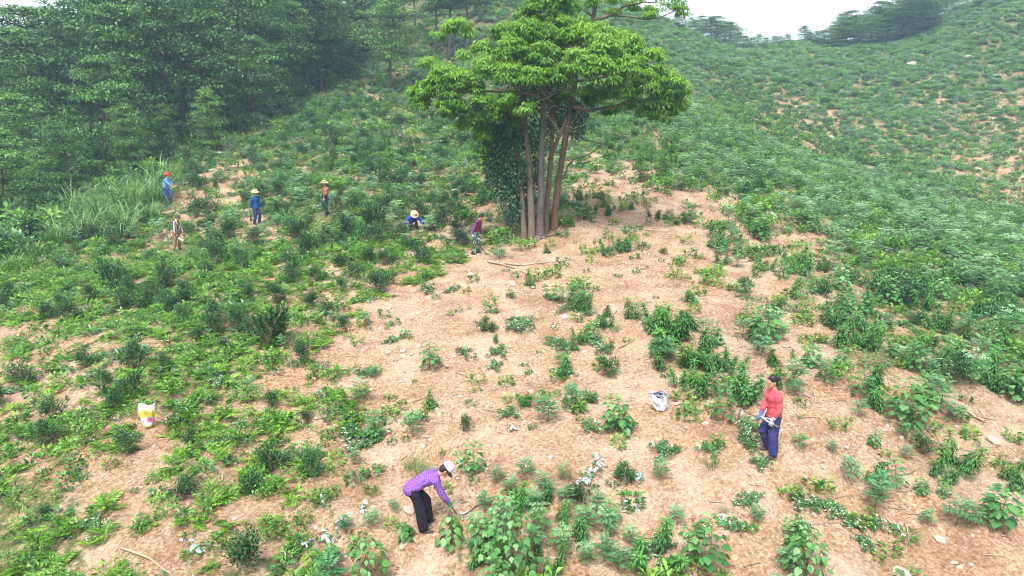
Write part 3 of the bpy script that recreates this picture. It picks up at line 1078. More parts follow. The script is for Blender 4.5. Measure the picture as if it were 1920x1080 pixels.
def clump(X, Y, sc, seed):
    return fbm(X / sc + seed, Y / sc - seed, 3)


# near and middle ground, individual plants (d < 62 m)
X, Y, Z, px, py, d, cov = field(21000, -46, 40, 7.5, 62)
n1 = clump(X, Y, 1.6, 5.5)
prob = np.clip(cov * 1.3 - 0.32 + n1 * 1.1, 0, 1)
keep = (RNG.random(len(X)) < prob * np.where(LEFT(px, py), 0.40, 0.54)) & clear_of_people(X, Y, 0.35) & ~FOREST(px, py)
cand = np.where(keep)[0]
occ = [(p['x'], p['y']) for p in PLANTED if p['kind'] != 'cut']
cell = {}
for (x, y) in occ:
    cell.setdefault((int(x // 0.6), int(y // 0.6)), []).append((x, y))


def free(x, y, r):
    k = (int(x // 0.6), int(y // 0.6))
    for i in (-1, 0, 1):
        for j in (-1, 0, 1):
            for (a, b) in cell.get((k[0] + i, k[1] + j), ()):
                if (a - x) ** 2 + (b - y) ** 2 < r * r:
                    return False
    cell.setdefault(k, []).append((x, y))
    return True


for i in cand:
    x, y, a, b, dd = X[i], Y[i], px[i], py[i], d[i]
    left = bool(LEFT(a, b))
    u = random.random()
    upper_right = a > 1250 and b < 620 and (b < 560 - (1900 - a) * 0.16 or b < 470)
    if not free(x, y, 0.46 if left else 0.28):
        continue
    if left and b > 470:
        if u < 0.22:
            k, s = 'shrub', random.uniform(0.45, 0.95)
        elif u < 0.28:
            k, s = 'pinnate', random.uniform(0.35, 0.6)
        elif u < 0.33:
            k, s = 'grass', random.uniform(0.6, 1.1)
        else:
            k, s = 'fern', random.uniform(0.6, 1.0)
    elif left:
        k = 'shrub' if u < 0.36 else ('pinnate' if u < 0.6 else ('umbel' if u < 0.72 else ('mound' if u < 0.86 else 'herb')))
        s = random.uniform(0.6, 1.25)
    elif upper_right:
        k = 'umbel' if u < 0.40 else ('pinnate' if u < 0.58 else ('mound' if u < 0.78 else ('herb' if u < 0.86 else 'broad')))
        s = random.uniform(0.55, 1.25)
    else:
        k = 'herb' if u < 0.26 else ('broad' if u < 0.44 else ('pinnate' if u < 0.66 else ('umbel' if u < 0.74 else ('grass' if u < 0.80 else ('mound' if u < 0.90 else 'shrub')))))
        s = random.uniform(0.4, 1.0) * (0.72 + 0.55 * cov[i])
    if k == 'fern' or k == 'mound':
        scatter(k, np.array([x]), np.array([y]), np.array([s]), 'fern_cover' if k == 'fern' else 'low_bushes')
    else:
        plan(k, x, y, s)

# ferns and cut bracken that carpet the left slope
X, Y, Z, px, py, d, cov = field(16000, -30, 8, 7.5, 36)
n1 = clump(X, Y, 1.15, 9.1)
p_ = np.clip(cov * 1.85 - 0.74 + n1 * 1.9, 0, 1) * np.where(LEFT(px, py) & (py > 455), 1.0, 0.0) * 0.8
m = (RNG.random(len(X)) < p_) & clear_of_people(X, Y, 0.1) & ~FOREST(px, py)
m2 = m & (RNG.random(len(X)) < 0.35)
m = m & ~m2
scatter('leafy', X[m2], Y[m2], RNG.uniform(0.6, 1.6, m2.sum()), 'fern_cover')
scatter('fern', X[m], Y[m], RNG.uniform(0.4, 0.85, m.sum()), 'fern_cover')
m = (RNG.random(len(X)) < p_ * 0.10) & clear_of_people(X, Y, 0.1) & ~FOREST(px, py)
scatter('cut', X[m], Y[m], RNG.uniform(0.35, 0.7, m.sum()), 'mown_leaves')

# small weeds everywhere
X, Y, Z, px, py, d, cov = field(52000, -46, 42, 7.5, 62)
n1 = clump(X, Y, 0.9, 2.7)
p_ = np.clip(cov * 1.35 - 0.34 + n1 * 1.0, 0.10, 1)
m = (RNG.random(len(X)) < p_ * 0.55) & clear_of_people(X, Y, 0.0)
scatter('weed', X[m], Y[m], RNG.uniform(0.45, 1.5, m.sum()) * np.clip(0.85 + d[m] / 60, 0.9, 1.7), 'weed_cover')
m = (RNG.random(len(X)) < p_ * 0.05 * (d > 25)) & clear_of_people(X, Y, 0.0)
scatter('grass', X[m], Y[m], RNG.uniform(0.5, 1.1, m.sum()), 'grass_cover')
m = (RNG.random(len(X)) < 0.09) & (cov < 0.8) & (d < 40)
scatter('litter', X[m], Y[m], RNG.uniform(0.5, 1.2, m.sum()), 'dry_litter')
m = (RNG.random(len(X)) < 0.04) & (cov < 0.85) & (d < 40)
scatter('straw', X[m], Y[m], RNG.uniform(0.5, 1.2, m.sum()), 'dry_straw')

# middle slope behind the tree, gully and far slope
X, Y, Z, px, py, d, cov = field(88000, -46, 150, 34, 190)
n1 = clump(X, Y, 7.0, 3.3) * 1.0 + clump(X, Y, 1.7, 8.3) * 0.8
p_ = np.clip(cov * 2.0 - 0.64 + n1 * 0.9, 0, 1)
rightish = (px > 1150) | (py < 0) | (X > 8)
w_ = (RNG.random(len(X)) < np.clip(cov * 1.3 - .35 + n1 * .5, 0.05, 1) * .8) & (d > 50) & ~FOREST(px, py)
scatter('weed', X[w_], Y[w_], RNG.uniform(1.4, 3.2, w_.sum()), 'far_slope_bushes')
yc = 190 + (px - 1290) * 0.508
gully = (px > 1330) & (py < yc - 4) & (py > yc - 85 - np.clip((px - 1500) * .06, 0, 40)) & (d > 36)
scatter('weed', X[gully], Y[gully], RNG.uniform(1.2, 2.6, gully.sum()), 'gully_grass')
g2_ = gully & (RNG.random(len(X)) < .6)
scatter('grass', X[g2_], Y[g2_], RNG.uniform(.6, 1.3, g2_.sum()), 'gully_grass')
g3_ = gully & (RNG.random(len(X)) < .5)
scatter('mound_tea', X[g3_], Y[g3_], RNG.uniform(.35, .7, g3_.sum()), 'gully_grass')
keep = (RNG.random(len(X)) < p_ * np.where(d > 62, 0.9, 0.42)) & ~FOREST(px, py) & ~gully
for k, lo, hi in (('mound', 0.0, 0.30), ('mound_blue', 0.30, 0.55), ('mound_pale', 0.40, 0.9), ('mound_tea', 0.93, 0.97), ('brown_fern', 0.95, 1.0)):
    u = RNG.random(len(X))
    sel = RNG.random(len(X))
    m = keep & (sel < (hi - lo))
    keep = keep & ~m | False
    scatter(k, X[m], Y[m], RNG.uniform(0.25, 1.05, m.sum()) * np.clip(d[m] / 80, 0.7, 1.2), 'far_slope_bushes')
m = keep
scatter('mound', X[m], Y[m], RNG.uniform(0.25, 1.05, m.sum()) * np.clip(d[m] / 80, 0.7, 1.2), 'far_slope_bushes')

# undergrowth beneath and in front of the forest
X, Y, Z, px, py, d, cov = field(9000, -70, 0, 24, 90)
m = FOREST(px, py + 0) & (RNG.random(len(X)) < 0.33)
for k, f in (('shrub', 0.3), ('mound', 0.35), ('mound_tea', 0.3), ('fern', 0.15), ('mound_blue', 0.2)):
    q = m & (RNG.random(len(X)) < f)
    if k == 'mound':
        qb = q & (RNG.random(len(X)) < .25)
        scatter('brown_fern', X[qb], Y[qb], RNG.uniform(.9, 1.8, qb.sum()), 'forest_undergrowth')
    scatter(k, X[q], Y[q], RNG.uniform(0.9, 2.3, q.sum()), 'forest_undergrowth')

# ------------------------------------------------------------------ build the individual plants
INFO = {
    'shrub': ('tea_shrub', 'shrub', 'tea oil shrubs across the slope', ['dark green glossy tea shrub', 'bushy dark tea shrub', 'dense blue green tea shrub', 'upright dark tea shrub']),
    'herb': ('tall_herb', 'herb', 'lance leaved herbs on the bare soil', ['tall dark herb with drooping narrow leaves', 'sparse stemmed herb with narrow leaves', 'clump of narrow leaved herb', 'open clump of narrow leaved herb']),
    'broad': ('broadleaf_sapling', 'sapling', 'broadleaf saplings', ['sapling with heart shaped leaves', 'sapling with lobed leaves', 'bushy sapling with wide leaves', 'tall sapling with pointed lobed leaves']),
    'pinnate': ('feather_leaved_bush', 'bush', 'feather leaved bushes', ['bluish bush with feathery compound leaves', 'spreading bush with feathery leaves', 'small green bush with feathery leaves']),
    'umbel': ('pale_topped_bush', 'bush', 'pale topped bushes on the right spur', ['bush with a flat pale leafy top', 'whitish topped compound leaved bush', 'light green bush with pale upper leaves']),
    'grass': ('grass_tussock', 'grass', 'grass tussocks', ['arching green grass tussock', 'thin bladed grass tussock', 'loose grass tussock']),
    'silver_grass': ('silver_grass', 'grass', 'tall silver grass along the forest edge', ['tall arching silver grass clump', 'broad bladed silver grass clump', 'light green silver grass clump']),
    'cut': ('cut_branch_pile', 'cut branches', 'piles of freshly cut branches', ['pile of cut leafy branches with pale leaf backs', 'flat heap of dark cut leaves', 'spread of cut green twigs', 'heap of cut branches lying on soil']),
    'wilt': ('wilted_branch', 'branch', 'wilted white leaved branches', ['wilted branch with white leaves', 'curled silvery white leaves on soil', 'pale drooping cut branch']),
}
LIMIT = 285


def nearest_mark(px, py):
    best = min(MARKS, key=lambda q: math.hypot((q[1] - px), (q[2] - py) * 1.6))
    return best


def relation(px, py, mk):
    dx, dy = px - mk[1], (py - mk[2]) * 1.6
    if abs(dx) > abs(dy):
        return 'left of' if dx < 0 else 'right of'
    return 'uphill from' if dy < 0 else 'downhill from'


ORD = ['nearest', 'second', 'third', 'fourth', 'fifth', 'sixth', 'seventh', 'eighth']
inframe = lambda p: -40 < p['px'] < 1960 and -40 < p['py'] - p['hp'] * 0.5 < 1180
chosen = []
for k in INFO:
    lst = [p for p in PLANTED if p['kind'] == k]
    lst.sort(key=lambda p: (not inframe(p), -p['hp']))
    chosen += lst[:LIMIT]
    for p in lst[LIMIT:]:
        scatter(k, np.array([p['x']]), np.array([p['y']]), np.array([p['s']]), 'distant_shrubs')
# ordinal within (kind, look, landmark, direction) keeps the labels apart
buckets = {}
for p in chosen:
    mk = nearest_mark(p['px'], p['py'])
    p['mk'], p['rel'] = mk, relation(p['px'], p['py'], mk)
    p['dist'] = math.hypot(p['px'] - mk[1], (p['py'] - mk[2]) * 1.6)
    buckets.setdefault((p['kind'], p['v'], mk[0], p['rel']), []).append(p)
for key, lst in buckets.items():
    lst.sort(key=lambda p: p['dist'])
    look = INFO[key[0]][3][key[1]]
    for i, p in enumerate(lst):
        short = look
        if i < len(ORD) and (i > 0 or len(lst) > 1):
            p['label'] = '%s, %s %s %s' % (short, ORD[i] if i else 'the nearest', key[3], key[2])
        elif len(lst) == 1:
            p['label'] = '%s %s %s' % (short, key[3], key[2])
        else:
            p['label'] = '%s well %s %s' % (short, key[3], key[2])
        w = p['label'].split()
        if len(w) > 16:
            p['label'] = p['label'].replace('freshly ', '').replace(' compound', '')
            p['label'] = ' '.join(p['label'].split()[:16])


def normal_tilt(p):
    return p['tilt'][0], p['tilt'][1]


def place_plant(p):
    name, cat, group, looks = INFO[p['kind']]
    des = V[p['kind']][p['v']]
    near = p['d'] < 17.5 and des.stem is not None
    if near:
        root = empty(name, (p['x'], p['y'], p['z']), p['rz'], p['s'])
        root.rotation_euler = (p['tilt'][0], p['tilt'][1], p['rz'])
        link('stem', des.stem, None, root)
        link('foliage', des.fol, None, root)
    else:
        root = link(name, des.both, None)
        root.location = (p['x'], p['y'], p['z'])
        root.rotation_euler = (p['tilt'][0], p['tilt'][1], p['rz'])
        root.scale = (p['s'],) * 3
    if p['kind'] in ('cut', 'wilt'):
        # lie along the slope
        e = 0.25
        hx = float(height(p['x'] + e, p['y'])[0] - height(p['x'] - e, p['y'])[0]) / (2 * e)
        hy = float(height(p['x'], p['y'] + e)[0] - height(p['x'], p['y'] - e)[0]) / (2 * e)
        n = Vector((-hx, -hy, 1)).normalized()
        q = n.to_track_quat('Z', 'Y') @ Euler((0, 0, p['rz'])).to_quaternion()
        root.rotation_euler = q.to_euler()
    tag(root, p['label'], cat, group, 'thing')
    return root


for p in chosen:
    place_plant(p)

# ------------------------------------------------------------------ link the ground cover
COVER = {
    'fern_cover': ('bright green bracken and fern carpet over the left slope', 'ferns'),
    'mown_leaves': ('cut leaves strewn among the ferns of the left slope', 'cut leaves'),
    'weed_cover': ('small green weeds sprouting between the larger plants', 'weeds'),
    'grass_cover': ('thin grass tufts on the slope behind the workers', 'grass'),
    'dry_litter': ('brown fallen leaves scattered over bare soil', 'leaf litter'),
    'dry_straw': ('dry straw wisps scattered over bare soil', 'straw'),
    'low_bushes': ('low green bushes between the taller plants of the spur', 'bushes'),
    'far_slope_bushes': ('blue green scrub covering the far slope and gully', 'scrub'),
    'gully_grass': ('smooth dark green grass lining the gully', 'grass'),
    'forest_undergrowth': ('dark shrubs and ferns growing under the forest edge', 'undergrowth'),
    'distant_shrubs': ('small distant bushes dotted over the upper slope', 'bushes'),
}
for name, parts in STUFF.items():
    des, ds = [], {}
    PX, PY, PS, PI = [], [], [], []
    for (k, X, Y, S) in parts:
        if k not in ds:
            ds[k] = len(des)
            des += V[k]
        PX.append(X)
        PY.append(Y)
        PS.append(S)
        PI.append(ds[k] + RNG.integers(0, len(V[k]), len(X)))
    X, Y, S, I = (np.concatenate(q) for q in (PX, PY, PS, PI))
    if len(X) == 0:
        continue
    # instance picking follows the alphabetical order of the designs
    Z = height(X, Y)
    rot = np.stack([RNG.normal(0, 0.12, len(X)), RNG.normal(0, 0.12, len(X)), RNG.uniform(0, 6.28, len(X))], 1)
    scatter_stuff(name, COVER[name][0], COVER[name][1], des, np.stack([X, Y, Z], 1), rot, S, I)
    print(name, len(X))
from collections import Counter
print('plants', len(chosen), Counter(p['kind'] for p in chosen))

# ------------------------------------------------------------------ the multi-stemmed tree in the middle
TB = ground_at(1010, 449)
TD = float(project(*TB)[2])


def tp(px, py, off=0.0):
    """World point of the tree at pixel (px, py), off metres behind the plane of its foot."""
    v = (540.0 - py) / FPX
    d = (TB[1] + off - 0.0) / (CP + v * SP)
    return unproj(px, py, d)


def smooth_path(ps, n=12):
    ps = np.asarray(ps, float)
    k = len(ps)
    out = []
    for q in np.linspace(0, k - 1, n):
        i = min(int(q), k - 2)
        t = q - i
        p0, p1, p2, p3 = ps[max(i - 1, 0)], ps[i], ps[i + 1], ps[min(i + 2, k - 1)]
        out.append(0.5 * ((2 * p1) + (-p0 + p2) * t + (2 * p0 - 5 * p1 + 4 * p2 - p3) * t * t + (-p0 + 3 * p1 - 3 * p2 + p3) * t ** 3))
    return np.array(out)


_N = Nodes(M['bark_red'])
_sp = _N.add('ShaderNodeSeparateXYZ')
_N.link(_N.add('ShaderNodeTexCoord').outputs['Object'], _sp.inputs[0])
_old = _N.b.inputs['Base Color'].links[0].from_socket
_up = _N.math('GREATER_THAN', _N.math('ADD', _sp.outputs[2], _N.noise(_N.add('ShaderNodeTexCoord').outputs['Object'], 2.5)), 2.7)
_N.link(_N.mix(_up, _old, (0.10, 0.075, 0.055)), _N.b.inputs['Base Color'])
tree = empty('broadleaf_tree', TB)
tag(tree, 'large multi stemmed tree with bright green crown and ivy dark lower stems', 'tree')
rt = np.random.default_rng(5)


def part_tube(name, ps, r0, r1, mat, n=14, wob=0.03, seg=9, flare=0.0):
    path = smooth_path(ps, n) - TB
    path += rt.normal(0, wob, path.shape) * np.linspace(0.2, 1, n)[:, None]
    rad = np.linspace(r0, r1, n) * (1 + 0.06 * rt.normal(0, 1, n))
    if flare:
        rad[0] *= 1 + flare
        rad[1] *= 1 + flare * 0.35
    L = Leaves()
    L.tube(path, rad, seg)
    return link(name, L.mesh(name, [mat], True), None, tree)


S_ = lambda px, py, o=0.0: tp(px, py, o)
low = np.array([0, 0, -0.25])
part_tube('trunk', [S_(1012, 449) + low, S_(1014, 380), S_(1017, 260), S_(1020, 170), S_(1024, 110), S_(1028, 60, 0.2)], 0.165, 0.04, M['bark_blue'], flare=0.35)
part_tube('trunk', [S_(984, 447, .2) + low, S_(980, 390, .2), S_(972, 300, .3), S_(962, 200, .5), S_(950, 120, .6)], 0.15, 0.06, M['bark'], flare=0.3)
part_tube('trunk', [S_(998, 448, .0) + low, S_(996, 380, .0), S_(991, 300, .1), S_(984, 230, .2), S_(985, 150, .3)], 0.16, 0.07, M['bark'], flare=0.3)
part_tube('trunk', [S_(1040, 440, 1.0) + low, S_(1042, 380, 1.0), S_(1054, 300, .9), S_(1066, 225, .8), S_(1078, 150, .8), S_(1098, 70, .9), S_(1114, 20, 1.0), S_(1124, -40, 1.0)], 0.15, 0.065, M['bark_red'], flare=0.25, n=18)
part_tube('trunk', [S_(1022, 446, .9) + low, S_(1026, 380, .9), S_(1034, 280, .9), S_(1038, 200, 1.0), S_(1052, 110, 1.1)], 0.14, 0.06, M['bark'], flare=0.3)
part_tube('trunk', [S_(1030, 300, .9), S_(1050, 250, .8), S_(1062, 222, .8)], 0.10, 0.07, M['bark'], n=6)

BR = [  # limbs: pixel paths with depth offsets
    ([(1068, 205, .8), (1040, 198, .3), (1020, 215, -.2), (1018, 230, -.3)], .06),
    ([(1070, 200, .8), (1110, 206, .2), (1150, 200, -.2), (1185, 185, -.4), (1240, 140, -.3)], .075),
    ([(1078, 152, .8), (1130, 145, .4), (1165, 125, 0), (1190, 95, -.3)], .07),
    ([(1080, 175, .8), (1130, 172, 1.2), (1160, 185, 1.4), (1215, 165, 1.6)], .06),
    ([(1020, 185, 0), (980, 175, -.5), (920, 172, -.8), (860, 168, -1.0), (820, 150, -.9)], .07),
    ([(985, 178, .3), (960, 190, -.8), (930, 195, -1.2)], .05),
    ([(1022, 160, 0), (985, 125, -.6), (940, 115, -1.0), (920, 100, -1.0)], .06),
    ([(1024, 120, 0), (1000, 80, -.6), (985, 50, -.8)], .05),
    ([(1026, 110, 0), (1070, 80, -.7), (1100, 70, -.9)], .05),
    ([(950, 125, .6), (905, 75, 1.2), (850, 50, 1.4), (815, 55, 1.5)], .05),
    ([(1105, 42, .9), (1135, 32, .7), (1165, 15, .6), (1180, 4, .6)], .085),
    ([(1140, 28, .7), (1175, 30, .4), (1210, 36, .2), (1250, 28, 0), (1275, 12, 0)], .045),
    ([(1165, 14, .6), (1215, 4, .7), (1262, 10, .8)], .04),
    ([(1110, 30, 1), (1085, 10, 1.4), (1070, -20, 1.6)], .04),
    ([(1062, 240, .8), (1095, 262, 0), (1150, 275, -.4)], .03),
    ([(1056, 330, .8), (1075, 300, .4), (1110, 285, .2), (1160, 250, 0)], .03),
]
for ps, r0 in BR:
    part_tube('branch', [S_(*q) for q in ps], r0, r0 * 0.35, M['bark_dark'] if r0 < .07 else M['bark'], n=10, wob=0.035, seg=6)

# crown: clumps of drooping leaf tufts: (px, py, depth offset, half width px, half height px, tint)
CROWN = [
    (1030, 22, .2, 48, 34, .60), (985, 60, -.6, 50, 26, .55), (1050, 62, -.3, 50, 32, .50), (1095, 70, -.8, 42, 24, .62), (945, 62, .5, 34, 18, .5), (905, 88, .6, 32, 16, .66),
    (960, 95, -1.0, 48, 26, .58), (1020, 105, -1.2, 46, 24, .5), (915, 128, -.9, 34, 28, .68), (955, 140, -1.4, 40, 24, .62), (1000, 145, -1.6, 44, 22, .6), (1050, 142, -1.3, 42, 26, .55),
    (1085, 118, -1.6, 46, 26, .66), (1135, 96, -1.4, 48, 28, .70), (1180, 86, -.8, 40, 22, .66), (1130, 140, -1.9, 48, 28, .58), (1180, 128, -1.5, 46, 28, .64), (1222, 118, -.9, 38, 26, .66),
    (1215, 158, -1.2, 44, 28, .56), (1255, 160, -.6, 36, 28, .64), (1240, 190, -.6, 36, 22, .5), (1165, 172, -1.2, 44, 20, .45), (1120, 175, -.6, 40, 18, .4), (1195, 190, .4, 36, 18, .45),
    (1275, 172, -.2, 22, 20, .6),
    (860, 152, -1.0, 40, 24, .56), (820, 165, -1.0, 36, 26, .50), (795, 175, -.8, 24, 22, .48), (830, 140, -.8, 34, 18, .62), (845, 186, -1.2, 34, 16, .42), (885, 165, -.8, 30, 20, .55), (805, 122, -.5, 24, 14, .6),
    (905, 195, -1.0, 34, 18, .52), (950, 185, -1.2, 28, 16, .66), (985, 205, -1.4, 24, 16, .74), (900, 225, -.6, 26, 14, .45),
    (840, 52, 1.4, 26, 16, .72), (866, 46, 1.4, 22, 12, .7), (820, 66, 1.5, 14, 10, .65), (880, 62, 1.4, 16, 9, .65),
    (1085, 45, .4, 30, 20, .5), (1130, 58, .3, 34, 14, .76), (1160, 62, .6, 30, 14, .8), (985, 30, .8, 26, 16, .5), (1065, 15, .8, 30, 20, .45),
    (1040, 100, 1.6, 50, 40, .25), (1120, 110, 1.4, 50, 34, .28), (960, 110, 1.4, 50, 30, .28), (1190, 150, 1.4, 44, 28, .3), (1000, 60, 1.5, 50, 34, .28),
    (1255, 205, -.4, 26, 16, .5), (1215, 205, -.8, 30, 16, .45), (1150, 200, .6, 26, 12, .35), (860, 200, -1.0, 26, 14, .4), (880, 235, -.5, 30, 22, .5), (905, 265, -.3, 24, 30, .42), (835, 205, -1.1, 26, 16, .52), (1235, 216, -.5, 26, 14, .55), (790, 195, -.8, 18, 16, .5), (930, 215, -.8, 30, 20, .4),
    (945, 205, -.9, 20, 16, .5), (965, 225, -.4, 18, 20, .36), (1110, 190, -.2, 22, 16, .42), (1140, 205, .8, 24, 12, .4), (1090, 175, -.9, 20, 12, .5), (1060, 180, .9, 24, 18, .3), (1280, 195, -.1, 14, 14, .55), (775, 180, -.6, 12, 14, .5), (870, 105, .2, 18, 9, .62), (1110, 5, .7, 16, 12, .42),
    (1000, 10, .1, 30, 22, .52), (1045, -5, .2, 30, 22, .55),
    (1195, 8, .6, 28, 12, .45), (1230, 16, .4, 30, 12, .5), (1265, 8, .3, 26, 16, .45), (1280, 22, .1, 14, 12, .5), (1215, 30, .3, 16, 7, .5), (1160, -4, .8, 30, 12, .45), (1150, 22, .9, 12, 8, .4),
    (1238, -12, .8, 40, 14, .5),
]
crown = Leaves(77)
for (px, py, off, hw, hh, tint) in CROWN:
    c = tp(px, py, off) - TB
    rx, rz = hw * .54 / FPX * TD, hh * .92 / FPX * TD
    sparse = py < 40 and px > 1140
    ntuft = int((14 if sparse else 62) * (rx * rz) / (0.85 * 0.5) * 1.0) + 6
    dirs = sphere_dirs(rt, ntuft, -0.55)
    for q in dirs:
        k = rt.uniform(0.68, 1.06)
        tc = c + q * np.array([rx, max(rx * 0.8, .5), rz]) * k
        m = rt.integers(26, 44)
        dd = sphere_dirs(rt, m, -0.5)
        P = tc + dd * np.array([.17, .17, .12]) * rt.uniform(.3, 1.1, (m, 1))
        D = unit(dd * np.array([1, 1, .4]) + q * .5 + np.array([0, 0, -1.0]) + rt.normal(0, .3, (m, 3)))
        N = unit(dd * .5 + q * .3 + np.array([0, 0, 1.0]) + rt.normal(0, .35, (m, 3)))
        Ls = rt.uniform(.11, .20, m)
        crown.rhomb(P, D, N, Ls, Ls * .34, np.clip(tint + .03 + .30 * q[2] + rt.normal(0, .17, m), 0, 1), .2)  # shade tinted into the leaves: darker toward the underside of each clump
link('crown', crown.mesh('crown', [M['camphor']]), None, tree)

# dark ivy and suckers round the left stems and behind the trunks
IVY = [(930, 250, .3, 34, 40), (925, 300, .3, 26, 36), (940, 335, .3, 28, 36), (1015, 150, .9, 40, 34), (955, 240, .2, 40, 44), (940, 285, .2, 36, 42), (965, 320, .2, 34, 42), (955, 365, .3, 28, 36), (968, 400, .3, 18, 30), (985, 180, .5, 46, 36), (1000, 250, .7, 34, 44), (1000, 320, .7, 22, 44),
       (1050, 190, 1.2, 36, 34), (1085, 205, 1.2, 24, 24), (930, 210, .4, 34, 26), (1030, 130, .9, 34, 40), (1040, 225, 1.3, 24, 24), (975, 120, .9, 30, 40), (1045, 60, .6, 16, 34), (985, 360, .5, 16, 40),
       (1082, 240, 1.2, 18, 24)]
ivy = Leaves(78)
for (px, py, off, hw, hh) in IVY:
    c = tp(px, py, off) - TB
    rx, rz = hw / FPX * TD, hh / FPX * TD
    m = int(1500 * rx * rz) + 120
    dd = sphere_dirs(rt, m, -1)
    P = c + dd * np.array([rx, rx * .8, rz]) * (rt.uniform(.35, 1.08, (m, 1)))
    D = unit(dd * np.array([.8, .8, .2]) + np.array([0, 0, -.6]) + rt.normal(0, .4, (m, 3)))
    N = unit(dd + rt.normal(0, .45, (m, 3)) + np.array([0, 0, .4]))
    Ls = rt.uniform(.08, .15, m)
    ivy.rhomb(P, D, N, Ls, Ls * .6, np.clip(rt.normal(.42, .2, m), 0, 1), .15)
link('ivy', ivy.mesh('ivy', [M['ivy']]), None, tree)

# bare twigs under the crown
tw = Leaves(79)
for i in range(46):
    a = tp(rt.uniform(900, 1230), rt.uniform(150, 250), rt.uniform(-1, 1.2)) - TB
    b = a + np.array([rt.normal(0, .7), rt.normal(0, .5), rt.normal(-.15, .35)])
    tw.tube([a, (a + b) / 2 + rt.normal(0, .08, 3), b], [.012, .009, .004], 4)
link('twigs', tw.mesh('twigs', [M['twig']]), None, tree)
# roots spreading over the soil
for i in range(9):
    a = rt.uniform(0, 6.28)
    L = rt.uniform(.5, 1.1)
    q = np.array([[math.cos(a) * L * s, math.sin(a) * L * s * .7, 0] for s in (0.15, .5, 1.0)])
    q[:, 2] = height(TB[0] + q[:, 0], TB[1] + q[:, 1]) - TB[2] + np.array([.12, .03, -.06])
    rl = Leaves()
    rl.tube(q, [.10, .06, .03], 6)
    link('root', rl.mesh('root', [M['bark']], True), None, tree)


# ------------------------------------------------------------------ forest trees
class TreeDesign:
    def __init__(self, kind, trunk, crown, tm, cm, h):
        self.kind, self.h = kind, h
        self.trunk = trunk.mesh(kind + '_trunk', tm, True)
        self.crown = crown.mesh(kind + '_crown', cm)


def tree_broad(seed, h=9.0, mat='wood_a', tiers=9, spread=2.4, low=0.3, nl=7000, leafL=.2):
    r = np.random.default_rng(seed)
    t, c = Leaves(seed), Leaves(seed)
    lean = r.normal(0, .35, 2)
    ax = lambda q: np.array([lean[0] * q + .2 * math.sin(q * 5 + seed), lean[1] * q, h * q])
    t.tube([ax(q) for q in np.linspace(-.04, .97, 10)], np.linspace(.15, .025, 10), 7)
    plates = []
    for i in range(tiers):
        q = low + (1 - low) * (i + .3) / tiers
        nb = 4 if q < .85 else 3
        for j in range(nb):
            a = i * 1.1 + j * 6.283 / nb + r.normal(0, .35)
            prof = math.sin(math.pi * min(1, .20 + .80 * ((q - low) / (1 - low)) ** .9)) ** .6
            L = spread * max(prof, .25) * r.uniform(.65, 1.15)
            b = ax(q)
            e = b + np.array([math.cos(a) * L, math.sin(a) * L, L * r.uniform(.05, .4)])
            t.tube([b, (b + e) / 2 + np.array([0, 0, -.05 * L]), e], [.05, .035, .012], 5)
            plates.append((e - (e - b) * .12, L * .42 + .25, q))
            plates.append((b + (e - b) * .55 + r.normal(0, .2, 3), L * .33 + .2, q - .03))
    plates.append((ax(.98), .6, 1))
    n = nl // len(plates)
    for (p, rr, q) in plates:
        d = sphere_dirs(r, n, -.4)
        P = p + d * np.array([rr, rr, rr * .36]) * r.uniform(.5, 1.08, (n, 1))
        D = unit(d * np.array([1, 1, .2]) + np.array([0, 0, -.35]) + r.normal(0, .4, (n, 3)))
        N = unit(np.array([0, 0, 1.0]) + d * .4 + r.normal(0, .35, (n, 3)))
        L = r.uniform(.7, 1.3, n) * leafL
        c.rhomb(P, D, N, L, L * .5, np.clip(.40 + r.normal(0, .07) + .12 * d[:, 2] + r.normal(0, .15, n), 0, 1), .15)
    return TreeDesign('broadleaf', t, c, [M['bark_dark']], [M[mat]], h)


def tree_fir(seed, h=11.0, nl=7000):
    r = np.random.default_rng(seed)
    t, c = Leaves(seed), Leaves(seed)
    t.tube([[0, 0, h * q] for q in np.linspace(-.03, 1, 8)], np.linspace(.15, .02, 8), 7)
    whorls = 22
    per = nl // (whorls * 6)
    for i in range(whorls):
        q = .16 + .84 * i / whorls
        L0 = 1.9 * (1 - q) ** .75 + .18
        for j in range(6):
            a = i * .9 + j * 1.047 + r.normal(0, .2)
            L = L0 * r.uniform(.7, 1.15)
            b = np.array([0, 0, h * q])
            s = r.uniform(.1, 1, per)
            drop = -.25 * (s * L) + .12 * L * s ** 2
            P = b + np.stack([math.cos(a) * L * s, math.sin(a) * L * s, drop], 1) + r.normal(0, .10, (per, 3))
            side = np.array([-math.sin(a), math.cos(a), 0]) * np.where(r.random(per) < .5, 1, -1)[:, None]
            D = unit(side * .8 + np.array([math.cos(a), math.sin(a), -.3]) + r.normal(0, .3, (per, 3)))
            LL = r.uniform(.14, .3, per)
            c.rhomb(P, D, np.array([0, 0, 1.0]) + r.normal(0, .3, (per, 3)), LL, LL * .34, np.clip(.25 + .4 * s + r.normal(0, .13, per), 0, 1), .1)
    return TreeDesign('fir', t, c, [M['bark_dark']], [M['fir']], h)


